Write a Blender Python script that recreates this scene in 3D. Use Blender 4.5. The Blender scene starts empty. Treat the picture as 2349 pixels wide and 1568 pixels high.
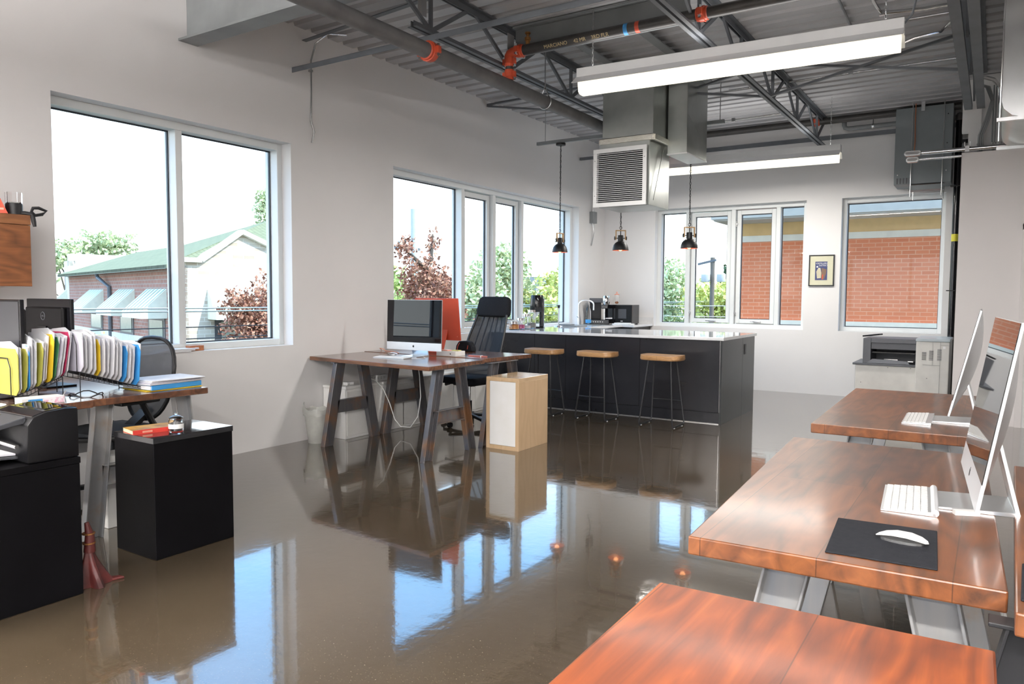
import bpy, bmesh, math, random
from mathutils import Vector, Matrix, noise
random.seed(7)
sc = bpy.context.scene
col = sc.collection
PI = math.pi

# ---------------------------------------------------------------- camera
CAM = Vector((5.3764, 0.0, 1.36))
YAW, PITCH, ROLL, FPX = -0.5729, 0.0619, 0.0058, 1711.46
def cam_axes():
    cy, sy, cp, sp = math.cos(YAW), math.sin(YAW), math.cos(PITCH), math.sin(PITCH)
    f = Vector((sy*cp, cy*cp, -sp)); r = Vector((cy, -sy, 0)); u = r.cross(f)
    c, s = math.cos(ROLL), math.sin(ROLL)
    return c*r + s*u, -s*r + c*u, f
_r, _u, _f = cam_axes()
cd = bpy.data.cameras.new('camera'); cam = bpy.data.objects.new('camera', cd); col.objects.link(cam)
cd.sensor_width = 36.0; cd.sensor_fit = 'HORIZONTAL'; cd.lens = FPX*36.0/2349.0
cd.clip_start = 0.02; cd.clip_end = 400
cam.matrix_world = Matrix(((_r.x,_u.x,-_f.x,CAM.x),(_r.y,_u.y,-_f.y,CAM.y),(_r.z,_u.z,-_f.z,CAM.z),(0,0,0,1)))
sc.camera = cam

# ---------------------------------------------------------------- light, sky, exposure
sc.view_settings.view_transform = 'Standard'; sc.view_settings.look = 'None'
sc.view_settings.gamma = 1.0; sc.view_settings.use_curve_mapping = False
sc.view_settings.exposure = 0.2
SKY = 1.0; SUN = 5.0; TUBE = 1.25
w = bpy.data.worlds.new('sky'); sc.world = w; w.use_nodes = True
nt = w.node_tree; nt.nodes.clear()
tc = nt.nodes.new('ShaderNodeTexCoord'); sx = nt.nodes.new('ShaderNodeSeparateXYZ')
rp = nt.nodes.new('ShaderNodeValToRGB'); bg = nt.nodes.new('ShaderNodeBackground'); wo = nt.nodes.new('ShaderNodeOutputWorld')
nt.links.new(tc.outputs['Generated'], sx.inputs[0]); nt.links.new(sx.outputs['Z'], rp.inputs[0])
nt.links.new(rp.outputs[0], bg.inputs[0]); nt.links.new(bg.outputs[0], wo.inputs[0])
cr = rp.color_ramp
cr.elements[0].position = 0.0; cr.elements[0].color = (2.9, 3.0, 3.1, 1)
e = cr.elements.new(0.22); e.color = (2.4, 2.8, 3.2, 1)
e = cr.elements.new(0.34); e.color = (1.0, 2.2, 3.9, 1)
e = cr.elements.new(0.55); e.color = (.9, 2.0, 3.8, 1)
cr.elements[-1].position = 1.0; cr.elements[-1].color = (3.2, 3.3, 3.4, 1)
bg.inputs[1].default_value = SKY
sd = bpy.data.lights.new('sun', 'SUN'); so = bpy.data.objects.new('sun', sd); col.objects.link(so)
sd.energy = SUN; sd.angle = math.radians(0.6); sd.color = (1, .95, .86)
so.rotation_euler = Vector((0.80, 0.10, 0.60)).to_track_quat('Z', 'Y').to_euler()

# ---------------------------------------------------------------- helpers
WM = {}
class MB:
    def __init__(s): s.v = []; s.f = []
    def add(s, vs, fs):
        n = len(s.v); s.v += [tuple(p) for p in vs]; s.f += [tuple(i+n for i in f) for f in fs]; return s
    def box(s, x0, y0, z0, x1, y1, z1, M=None):
        vs = [Vector((x, y, z)) for x in (x0, x1) for y in (y0, y1) for z in (z0, z1)]
        if M: vs = [M @ q for q in vs]
        return s.add(vs, [(0,1,3,2),(4,6,7,5),(0,4,5,1),(2,3,7,6),(0,2,6,4),(1,5,7,3)])
    def bar(s, a, b, w, h, up=(0,0,1)):
        a = Vector(a); b = Vector(b); d = (b-a).normalized(); up = Vector(up)
        if abs(d.dot(up)) > .98: up = Vector((1,0,0))
        sd_ = d.cross(up).normalized(); u = sd_.cross(d)
        vs = [p + sd_*i*w/2 + u*j*h/2 for p in (a, b) for i, j in ((-1,-1),(1,-1),(1,1),(-1,1))]
        return s.add(vs, [(0,1,2,3),(7,6,5,4),(0,4,5,1),(1,5,6,2),(2,6,7,3),(3,7,4,0)])
    def tube(s, pts, r, n=8, closed=False, caps=True):
        pts = [Vector(p) for p in pts]; m = len(pts); rs = r if isinstance(r, (list, tuple)) else [r]*m
        vs = []; prev = None
        for i, p in enumerate(pts):
            if closed: t = pts[(i+1) % m] - pts[i-1]
            else: t = pts[min(i+1, m-1)] - pts[max(i-1, 0)]
            t.normalize()
            if prev is None:
                a = Vector((0,0,1)) if abs(t.z) < .9 else Vector((1,0,0)); u = t.cross(a).normalized()
            else:
                u = prev - t*prev.dot(t); u.normalize()
            prev = u; w_ = t.cross(u)
            vs += [p + (u*math.cos(2*PI*k/n) + w_*math.sin(2*PI*k/n))*rs[i] for k in range(n)]
        fs = []
        for i in range(m if closed else m-1):
            a, b = i*n, ((i+1) % m)*n
            fs += [(a+k, a+(k+1) % n, b+(k+1) % n, b+k) for k in range(n)]
        if caps and not closed: fs += [tuple(range(n))[::-1], tuple((m-1)*n+k for k in range(n))]
        return s.add(vs, fs)
    def lathe(s, prof, c=(0,0,0), n=24, M=None):
        vs = []; fs = []; m = len(prof)
        for r, z in prof:
            for k in range(n):
                q = Vector((max(r, 1e-5)*math.cos(2*PI*k/n), max(r, 1e-5)*math.sin(2*PI*k/n), z))
                if M: q = M @ q
                vs.append(q + Vector(c))
        for i in range(m-1): fs += [(i*n+k, i*n+(k+1) % n, (i+1)*n+(k+1) % n, (i+1)*n+k) for k in range(n)]
        return s.add(vs, fs)
    def prism(s, poly, a, b, axis='y', M=None):
        def P(u, v, t):
            q = Vector({'x': (t, u, v), 'y': (u, t, v), 'z': (u, v, t)}[axis])
            return M @ q if M else q
        n = len(poly); vs = [P(u, v, a) for u, v in poly] + [P(u, v, b) for u, v in poly]
        return s.add(vs, [tuple(range(n)), tuple(range(2*n-1, n-1, -1))] + [(i, i+n, (i+1) % n + n, (i+1) % n) for i in range(n)])
    def ball(s, c, rx, ry=None, rz=None, n=12):
        ry = ry or rx; rz = rz or rx
        prof = [(math.sin(PI*i/(n//2+2)), -math.cos(PI*i/(n//2+2))) for i in range(n//2+3)]
        return s.lathe(prof, c, n, Matrix.Diagonal((rx, ry, rz)))
    def build(s, name, m, parent=None, smooth=False, bevel=0, seg=2, origin=None):
        """parts are made in world coordinates and moved into their thing's frame"""
        me = bpy.data.meshes.new(name); me.from_pydata(s.v, [], s.f); me.update()
        bm = bmesh.new(); bm.from_mesh(me); bmesh.ops.recalc_face_normals(bm, faces=bm.faces)
        if bevel:
            ed = [e_ for e_ in bm.edges if len(e_.link_faces) == 2 and e_.calc_face_angle(0) > .6]
            bmesh.ops.bevel(bm, geom=ed, offset=bevel, segments=seg, profile=.5, affect='EDGES', clamp_overlap=True)
        bm.to_mesh(me); bm.free()
        me.materials.append(m)
        o = bpy.data.objects.new(name, me); col.objects.link(o)
        if parent is not None:
            W_ = WM[parent.name]; me.transform(W_.inverted()); o.parent = parent; WM[o.name] = W_
        else:
            if origin is None:
                xs, ys, zs = zip(*s.v); origin = ((min(xs)+max(xs))/2, (min(ys)+max(ys))/2, min(zs))
            me.transform(Matrix.Translation(-Vector(origin))); o.location = origin
            WM[o.name] = Matrix.Translation(Vector(origin))
        if smooth:
            for p in me.polygons: p.use_smooth = True
            try: me.set_sharp_from_angle(angle=math.radians(38))
            except Exception: pass
        return o
def tag(o, label, cat, group=None, kind=None):
    o['label'] = label; o['category'] = cat
    if group: o['group'] = group
    if kind: o['kind'] = kind
    return o
def thing(name, label, cat, loc=(0,0,0), rz=0, group=None):
    o = bpy.data.objects.new(name, None); col.objects.link(o); o.location = loc; o.rotation_euler = (0, 0, rz)
    o.empty_display_size = .1
    WM[o.name] = Matrix.Translation(Vector(loc)) @ Matrix.Rotation(rz, 4, 'Z')
    return tag(o, label, cat, group)
def struct(mb, name, m, **k):
    o = mb.build(name, m, **k)
    if not k.get('parent'): o['kind'] = 'structure'
    return o
def copy_tree(o, loc, rz=0, label=None):
    c = o.copy(); col.objects.link(c); c.location = loc; c.rotation_euler = (0, 0, rz)
    if label: c['label'] = label
    for ch in o.children:
        d = ch.copy(); col.objects.link(d); d.parent = c
        for g in ch.children:
            h = g.copy(); col.objects.link(h); h.parent = d
    return c
def text(name, body, size, M, m, parent, extrude=.0006, align='CENTER'):
    cu = bpy.data.curves.new(name, 'FONT'); cu.body = body; cu.size = size; cu.extrude = extrude
    cu.align_x = align; cu.align_y = 'CENTER'; cu.resolution_u = 3; cu.materials.append(m)
    tmp = bpy.data.objects.new('tmp_text', cu); col.objects.link(tmp); bpy.context.view_layer.update()
    me = bpy.data.meshes.new_from_object(tmp.evaluated_get(bpy.context.evaluated_depsgraph_get())); me.name = name
    bpy.data.objects.remove(tmp); bpy.data.curves.remove(cu)
    if not me.materials: me.materials.append(m)
    o = bpy.data.objects.new(name, me); col.objects.link(o)
    me.transform(WM[parent.name].inverted() @ M); o.parent = parent; WM[o.name] = WM[parent.name]
    return o
def frame_of(o, x, y, z):   # text frame: x along, y up, z out
    x, y, z = Vector(x), Vector(y), Vector(z)
    return Matrix(((x.x,y.x,z.x,o[0]),(x.y,y.y,z.y,o[1]),(x.z,y.z,z.z,o[2]),(0,0,0,1)))
def T(loc, rz=0): return Matrix.Translation(Vector(loc)) @ Matrix.Rotation(rz, 4, 'Z')

# ---------------------------------------------------------------- materials
class NT:
    def __init__(s, name):
        s.m = bpy.data.materials.new(name); s.m.use_nodes = True; s.t = s.m.node_tree
        s.b = s.t.nodes['Principled BSDF']; s.out = s.t.nodes['Material Output']
    def n(s, kind, **k):
        x = s.t.nodes.new('ShaderNode'+kind)
        for a, b in k.items(): setattr(x, a, b)
        return x
    def l(s, a, b): s.t.links.new(a, b)
    def coord(s, scale=(1,1,1), swap=None, rot=(0,0,0), world=False):
        t_ = s.n('TexCoord'); src = t_.outputs['Object']
        if world: g = s.n('NewGeometry'); src = g.outputs['Position']
        if swap:
            a = s.n('SeparateXYZ'); b = s.n('CombineXYZ'); s.l(src, a.inputs[0])
            for i, c in enumerate(swap): s.l(a.outputs['XYZ'.index(c)], b.inputs[i])
            src = b.outputs[0]
        mp = s.n('Mapping'); mp.inputs['Scale'].default_value = scale; mp.inputs['Rotation'].default_value = rot
        s.l(src, mp.inputs[0]); return mp.outputs[0]
    def noise(s, vec, scale, detail=4, rough=.55, dist=0):
        x = s.n('TexNoise'); x.inputs['Scale'].default_value = scale; x.inputs['Detail'].default_value = detail
        x.inputs['Roughness'].default_value = rough; x.inputs['Distortion'].default_value = dist; s.l(vec, x.inputs['Vector']); return x.outputs['Fac']
    def ramp(s, fac, stops):
        x = s.n('ValToRGB'); s.l(fac, x.inputs[0]); c = x.color_ramp
        for i, (p, q) in enumerate(stops):
            if i < 2: e_ = c.elements[i]; e_.position = p
            else: e_ = c.elements.new(p)
            e_.color = (*q[:3], 1)
        return x.outputs[0]
    def mix(s, fac, a, b, mode='MIX'):
        x = s.n('MixRGB', blend_type=mode)
        for sock, v in ((x.inputs[0], fac), (x.inputs[1], a), (x.inputs[2], b)):
            if hasattr(v, 'links'): s.l(v, sock)
            elif isinstance(v, (int, float)): sock.default_value = v
            else: sock.default_value = (*v[:3], 1)
        return x.outputs[0]
    def bump(s, h, strength=.2, dist=.01):
        x = s.n('Bump'); x.inputs['Strength'].default_value = strength; x.inputs['Distance'].default_value = dist
        s.l(h, x.inputs['Height']); s.l(x.outputs[0], s.b.inputs['Normal'])
    def set(s, rough=.5, metal=0, spec=.5, **k):
        s.b.inputs['Roughness'].default_value = rough; s.b.inputs['Metallic'].default_value = metal
        s.b.inputs['Specular IOR Level'].default_value = spec
        for a, v in k.items(): s.b.inputs[a.replace('_', ' ')].default_value = v
        return s.m
def mat(name, c, rough=.5, metal=0, c2=None, sc_=6, bump=0, spec=.5, **k):
    x = NT(name); v = x.coord(); c2 = c2 or tuple(min(1, q*.9) for q in c)
    f = x.noise(v, sc_); x.l(x.ramp(f, [(.35, c), (.68, c2)]), x.b.inputs['Base Color'])
    if bump: x.bump(x.noise(v, sc_*8), bump, .003)
    return x.set(rough, metal, spec, **k)
def wood(name, axis, dark, mid, light, rough=.25, coat=.4, plank=.24, cross='Y', big=1.0):
    x = NT(name)
    order = {'X': 'XYZ', 'Y': 'YXZ', 'Z': 'ZXY'}[axis]
    v = x.coord(swap=order)
    br = x.n('TexBrick'); br.offset = .5; br.inputs['Scale'].default_value = 1
    br.inputs['Brick Width'].default_value = 9; br.inputs['Row Height'].default_value = plank; br.inputs['Mortar Size'].default_value = .0012
    br.inputs['Color1'].default_value = (.2,.2,.2,1); br.inputs['Color2'].default_value = (.85,.85,.85,1); br.inputs['Mortar'].default_value = (0,0,0,1)
    x.l(v, br.inputs['Vector'])
    st = x.n('Mapping'); st.inputs['Scale'].default_value = (1.1*big, 13*big, 13*big); x.l(v, st.inputs[0])
    n1 = x.noise(st.outputs[0], 1.6, 6, .6, 1.2)
    st2 = x.n('Mapping'); st2.inputs['Scale'].default_value = (1.2*big, 5.0*big, 5.0*big); x.l(v, st2.inputs[0])
    n3 = x.noise(st2.outputs[0], 1.0, 2, .4)
    wv = x.n('Math', operation='MULTIPLY'); wv.inputs[1].default_value = 20; x.l(n3, wv.inputs[0])
    fr = x.n('Math', operation='PINGPONG'); fr.inputs[1].default_value = 1; x.l(wv.outputs[0], fr.inputs[0])
    ad = x.mix(.26, n1, fr.outputs[0])
    ad = x.mix(.22, ad, br.outputs['Color'])
    n2 = x.noise(v, 3.2, 3, .6)
    base = x.ramp(ad, [(.25, dark), (.5, mid), (.78, light)])
    base = x.mix(x.ramp(n2, [(.52, (0,0,0)), (.75, (.75,.75,.75))]), base, dark)
    sm = x.n('Math', operation='MULTIPLY'); sm.inputs[1].default_value = .5; x.l(br.outputs['Fac'], sm.inputs[0]); base = x.mix(sm.outputs[0], base, tuple(q*.4 for q in dark))
    x.l(base, x.b.inputs['Base Color']); x.bump(ad, .08, .002)
    return x.set(rough, 0, .5, Coat_Weight=coat, Coat_Roughness=.12)
def brick(name, swap, c1, c2, mortar, bw=.21, rh=.075, ms=.01, rough=.85, vary=None):
    x = NT(name); v = x.coord(swap=swap)
    b = x.n('TexBrick'); b.inputs['Scale'].default_value = 1; b.inputs['Brick Width'].default_value = bw; b.inputs['Row Height'].default_value = rh
    b.inputs['Mortar Size'].default_value = ms; b.inputs['Mortar Smooth'].default_value = .3
    b.inputs['Color1'].default_value = (*c1, 1); b.inputs['Color2'].default_value = (*c2, 1); b.inputs['Mortar'].default_value = (*mortar, 1)
    x.l(v, b.inputs['Vector']); f = x.noise(v, 1.3, 5)
    c = x.mix(x.ramp(f, [(.3, (0,0,0)), (.8, (.5,.5,.5))]), b.outputs['Color'], vary or tuple(q*.7 for q in c1))
    x.l(c, x.b.inputs['Base Color']); x.bump(b.outputs['Fac'], -.25, .01); return x.set(rough)
def emis(name, c, s):
    x = NT(name); x.b.inputs['Emission Color'].default_value = (*c, 1); x.b.inputs['Emission Strength'].default_value = s
    x.b.inputs['Base Color'].default_value = (*c, 1); f = x.noise(x.coord(), 3); x.l(x.ramp(f, [(0, c), (1, tuple(q*.97 for q in c))]), x.b.inputs['Base Color']); return x.m
def glass(name, tint=(1,1,1), rough=.0, ior=1.45):
    x = NT(name); f = x.noise(x.coord(), 2); x.l(x.ramp(f, [(0, tint), (1, tuple(q*.98 for q in tint))]), x.b.inputs['Base Color'])
    return x.set(rough, 0, .5, Transmission_Weight=1.0, IOR=ior)
def pane_glass(name):
    # thin window glass: mostly clear, fresnel reflection
    x = NT(name); tr = x.n('BsdfTransparent'); gl = x.n('BsdfGlossy'); gl.inputs['Roughness'].default_value = 0.0
    f = x.noise(x.coord(), 1.5); x.l(x.ramp(f, [(0, (.985,1,.99)), (1, (.96,.99,.98))]), tr.inputs[0])
    lw = x.n('Fresnel'); lw.inputs[0].default_value = 1.35
    ms = x.n('MixShader'); ge = x.n('NewGeometry'); iv = x.n('Math', operation='SUBTRACT'); iv.inputs[0].default_value = 1; x.l(ge.outputs['Backfacing'], iv.inputs[1]); mu = x.n('Math', operation='MULTIPLY'); x.l(lw.outputs[0], mu.inputs[0]); x.l(iv.outputs[0], mu.inputs[1]); x.l(mu.outputs[0], ms.inputs[0]); x.l(tr.outputs[0], ms.inputs[1]); x.l(gl.outputs[0], ms.inputs[2])
    x.l(ms.outputs[0], x.out.inputs[0]); return x.m

M = {}
M['wall'] = mat('painted_drywall', (.77,.755,.75), .75, c2=(.74,.725,.72), sc_=1.2, bump=.02)
M['wall_warm'] = mat('painted_partition', (.78,.735,.72), .6, c2=(.76,.715,.70), sc_=1.0)
M['frame'] = mat('white_aluminium_frame', (.72,.74,.74), .35, c2=(.70,.72,.72))
M['gasket'] = mat('dark_window_gasket', (.03,.035,.045), .5)
M['glass'] = pane_glass('window_glass')
M['steel'] = mat('primed_steel_grey', (.135,.145,.16), .5, c2=(.10,.108,.12), sc_=4)
M['steel_lt'] = mat('primed_steel_light', (.25,.265,.27), .5, c2=(.20,.21,.215), sc_=3)
M['deck'] = mat('painted_roof_deck', (.47,.465,.475), .5, c2=(.37,.368,.375), sc_=1.3, metal=.2)
M['pipe'] = mat('dusty_iron_pipe', (.15,.148,.148), .5, c2=(.10,.098,.10), sc_=5)
M['pipe_dk'] = mat('black_iron_pipe', (.035,.033,.033), .4, c2=(.06,.055,.05), sc_=6)
M['orange'] = mat('orange_coupling_paint', (.62,.09,.035), .35, c2=(.5,.07,.03))
M['brass'] = mat('old_brass', (.42,.2,.07), .35, metal=.8)
M['galv'] = mat('galvanised_duct_steel', (.50,.52,.50), .36, metal=.92, c2=(.38,.40,.38), sc_=2.2)
M['foil'] = mat('foil_tape', (.8,.77,.68), .25, metal=1, bump=.9, sc_=20)
M['chrome'] = mat('chrome', (.8,.8,.8), .12, metal=1)
M['zinc'] = mat('zinc_conduit', (.6,.6,.6), .25, metal=.9)
M['whitemetal'] = mat('white_enamel', (.78,.78,.78), .35, c2=(.74,.74,.74))
M['black'] = mat('matt_black', (.012,.012,.014), .45)
M['blackgloss'] = mat('gloss_black', (.008,.008,.01), .12)
M['blackpl'] = mat('black_plastic', (.005,.005,.006), .38, bump=.05, spec=.25)
M['darkgrey'] = mat('dark_grey_plastic', (.055,.057,.065), .4)
M['greybox'] = mat('grey_enamel_cabinet', (.17,.19,.2), .45, c2=(.155,.175,.185))
M['tube'] = emis('fluorescent_lens', (1.0,.93,.74), TUBE)
M['blackwood'] = mat('black_stained_panel', (.0030,.0028,.0034), .45, c2=(.0042,.0040,.0048), sc_=3, spec=.08)
M['quartz'] = mat('white_quartz', (.74,.74,.75), .06, c2=(.70,.70,.71), sc_=30, Coat_Weight=.5)
M['cab'] = mat('charcoal_laminate', (.012,.0125,.016), .22, c2=(.016,.017,.021), sc_=2)
M['cabend'] = mat('charcoal_end_panel', (.022,.026,.028), .28, c2=(.018,.021,.023))
M['stoolwood'] = wood('oiled_stool_wood', 'X', (.30,.15,.06), (.45,.25,.11), (.55,.33,.16), rough=.3, coat=.25, plank=.08, big=3)
M['oak'] = wood('pale_birch_veneer', 'Z', (.50,.345,.20), (.56,.39,.235), (.60,.43,.27), rough=.35, coat=.1, plank=2, big=.7)
M['oaktop'] = wood('pale_birch_veneer_top', 'Y', (.50,.345,.20), (.56,.39,.235), (.60,.43,.27), rough=.22, coat=.4, plank=2, big=.7)
M['white'] = mat('white_lacquer', (.82,.81,.80), .4, c2=(.78,.77,.74))
M['desk_o'] = wood('reddish_pine_top', 'Y', (.065,.014,.005), (.19,.040,.007), (.33,.085,.014), rough=.5, coat=.06, plank=.29)
M['desk_r'] = wood('stained_pine_top', 'Y', (.045,.018,.008), (.14,.046,.015), (.24,.083,.025), rough=.36, coat=.22, plank=.26)
M['desk_d'] = wood('walnut_stained_top', 'X', (.055,.022,.012), (.12,.047,.022), (.20,.08,.034), rough=.24, coat=.5, plank=.27)
M['shelfwood'] = wood('stained_cabinet_wood', 'Y', (.10,.036,.014), (.22,.08,.028), (.32,.13,.048), rough=.45, coat=.1, plank=.09)
def rusty(name, a, b, r, fac=.62):
    x = NT(name); v = x.coord(); f = x.noise(v, 3, 5, .65); f2 = x.noise(x.coord(scale=(14,14,1.4)), 1.5, 4)
    c = x.mix(x.ramp(f2, [(.3, (0,0,0)), (.7, (1,1,1))]), a, b); c = x.mix(x.ramp(f, [(fac-.1, (0,0,0)), (fac+.06, (.75,.75,.75))]), c, r)
    x.l(c, x.b.inputs['Base Color']); return x.set(.38, .45, .5)
M['beam'] = rusty('raw_mill_steel', (.085,.09,.105), (.15,.14,.14), (.26,.12,.04), .58)
M['beam_lt'] = rusty('raw_steel_light', (.36,.37,.39), (.44,.43,.42), (.40,.26,.13), .68)
M['alu'] = mat('brushed_aluminium', (.82,.83,.84), .3, metal=.95, c2=(.78,.79,.80))
M['aluw'] = mat('pale_aluminium', (.85,.86,.88), .35, c2=(.82,.83,.86), metal=.5)
M['screen'] = mat('screen_glass_off', (.006,.006,.008), .02, spec=.45)
M['red'] = mat('coral_red_aluminium', (.60,.085,.04), .38, c2=(.55,.078,.038), metal=.2)
M['redlight'] = mat('pale_coral', (.80,.36,.26), .35)
M['paper'] = mat('white_paper', (.80,.80,.82), .7, c2=(.72,.72,.77))
M['paper2'] = mat('lilac_shade_paper', (.62,.60,.68), .7)
M['yellow'] = mat('yellow_folder', (.42,.41,.08), .6, c2=(.38,.36,.07))
M['gold'] = mat('deep_yellow_folder', (.80,.55,.03), .6)
M['blue'] = mat('blue_folder', (.05,.30,.66), .5)
M['crimson'] = mat('crimson_folder', (.50,.03,.11), .6)
M['green'] = mat('green_folder', (.05,.20,.08), .6)
M['fabric'] = mat('charcoal_fabric', (.013,.014,.018), .85, c2=(.009,.010,.013), sc_=60, bump=.2, spec=.2)
M['cable'] = mat('white_cable', (.78,.78,.77), .45)
M['blkcable'] = mat('black_cable', (.02,.02,.022), .5)
def mesh_fabric(name, c, cov=.72, rough=.7):
    x = NT(name); x.b.inputs['Base Color'].default_value = (*c, 1)
    f = x.noise(x.coord(), 5); x.l(x.ramp(f, [(.3, c), (.7, tuple(q*1.5 for q in c))]), x.b.inputs['Base Color'])
    tr = x.n('BsdfTransparent'); ms = x.n('MixShader'); ms.inputs[0].default_value = cov
    x.l(tr.outputs[0], ms.inputs[1]); x.l(x.b.outputs[0], ms.inputs[2]); x.l(ms.outputs[0], x.out.inputs[0]); x.set(rough); return x.m
M['netting'] = mesh_fabric('open_weave_mesh', (.007,.007,.010), .90)
M['netting_g'] = mesh_fabric('grey_open_weave_mesh', (.06,.065,.075), .86)
M['frost'] = mesh_fabric('frosted_plastic', (.62,.62,.58), .45, .3)
M['clear'] = glass('clear_glass')
# floor
x = NT('polished_brown_concrete'); v = x.coord(world=True)
a = x.noise(v, .8, 6, .6); b = x.noise(v, 45, 3, .7); c = x.noise(v, 160, 2, .5)
base = x.ramp(a, [(.3, (.056,.040,.024)), (.7, (.086,.065,.042))])
base = x.mix(x.ramp(b, [(.58, (0,0,0)), (.8, (.55,.55,.55))]), base, (.16,.13,.09))
base = x.mix(x.ramp(c, [(.66, (0,0,0)), (.76, (.4,.4,.4))]), base, (.30,.27,.21))
x.l(base, x.b.inputs['Base Color'])
x.l(x.ramp(a, [(.3, (.06,.06,.06)), (.75, (.11,.11,.11))]), x.b.inputs['Roughness'])
x.bump(x.noise(v, 14, 3, .55), .07, .010)
M['floor'] = x.m; x.b.inputs['Specular IOR Level'].default_value = .5; x.b.inputs['Coat Weight'].default_value = .75; x.b.inputs['Coat Roughness'].default_value = .03
# ---------------------------------------------------------------- room shell
D = 11.103; ZC = 3.767; ZB, ZT = .900, 2.717; XR, YR = 9.5, -5.0
struct(MB().box(-.35, YR-.3, -.25, XR+.3, D+.35, 0), 'floor', M['floor'])
def wall_with_holes(mb, u0, u1, z0, z1, holes, put):
    us = sorted({u0, u1, *[h[0] for h in holes], *[h[1] for h in holes]})
    for a, b in zip(us, us[1:]):
        hs = [h for h in holes if h[0] <= a+1e-6 and h[1] >= b-1e-6]
        if hs:
            h = hs[0]
            put(mb, a, b, z0, h[2]); put(mb, a, b, h[3], z1)
        else: put(mb, a, b, z0, z1)
H1 = (2.601, 4.640, ZB, ZT); H2 = (6.007, 10.200, ZB, ZT)
H3 = (.871, 3.113, ZB, ZT); H4 = (3.575, 4.810, ZB, ZT); H5 = (1.2, 8.6, .9, 2.75)  # H5: unseen rear opening added to let fill light in
mb = MB(); wall_with_holes(mb, YR-.3, D+.35, 0, ZC+.3, [H1, H2], lambda m, a, b, c, d: m.box(-.35, a, c, 0, b, d)); struct(mb, 'wall_left', M['wall'])
mb = MB(); wall_with_holes(mb, 0, XR+.3, 0, ZC+.3, [H3, H4], lambda m, a, b, c, d: m.box(a, D, c, b, D+.35, d)); struct(mb, 'wall_far', M['wall'])
mb = MB(); wall_with_holes(mb, 0, XR+.3, 0, ZC+.3, [H5], lambda m, a, b, c, d: m.box(a, YR-.3, c, b, YR, d)); struct(mb, 'wall_rear', M['wall'])
struct(MB().box(XR, YR, 0, XR+.3, D, ZC+.3), 'wall_right', M['wall'])
# partition block with a door at its right
struct(MB().box(5.02, 9.5, 0, XR, 9.62, 2.925), 'wall_partition', M['wall_warm'])
struct(MB().box(5.19, 9.66, 2.0, XR, 9.78, ZC), 'wall_upper', M['wall'])
struct(MB().box(5.07, 9.60, 2.9, 5.185, 9.70, 3.57).box(5.0, 9.8, 3.2, 5.10, 9.9, 3.77), 'trim_1', M['wall'])
d1 = struct(MB().box(5.66, 9.475, 0, 6.56, 9.499, 2.08), 'door_1', M['whitemetal'])
struct(MB().box(5.60, 9.465, 0, 5.66, 9.5, 2.14).box(6.56, 9.465, 0, 6.62, 9.5, 2.14).box(5.60, 9.465, 2.08, 6.62, 9.5, 2.14), 'door_frame', M['wall_warm'], parent=d1)
# corrugated deck, flutes along x
mb = MB(); per = .2; y = YR-.3; pts = []
while y < D+.35:
    pts += [(y, ZC), (y+.125, ZC), (y+.14, ZC+.04), (y+.185, ZC+.04)]; y += per
vs = [(-.35, p, q) for p, q in pts] + [(XR+.3, p, q) for p, q in pts]; n = len(pts)
mb.add(vs, [(i, i+1, n+i+1, n+i) for i in range(n-1)])
mb.box(-.35, YR-.3, ZC+.06, XR+.3, D+.35, ZC+.35)
struct(mb, 'ceiling', M['deck'])

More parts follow.
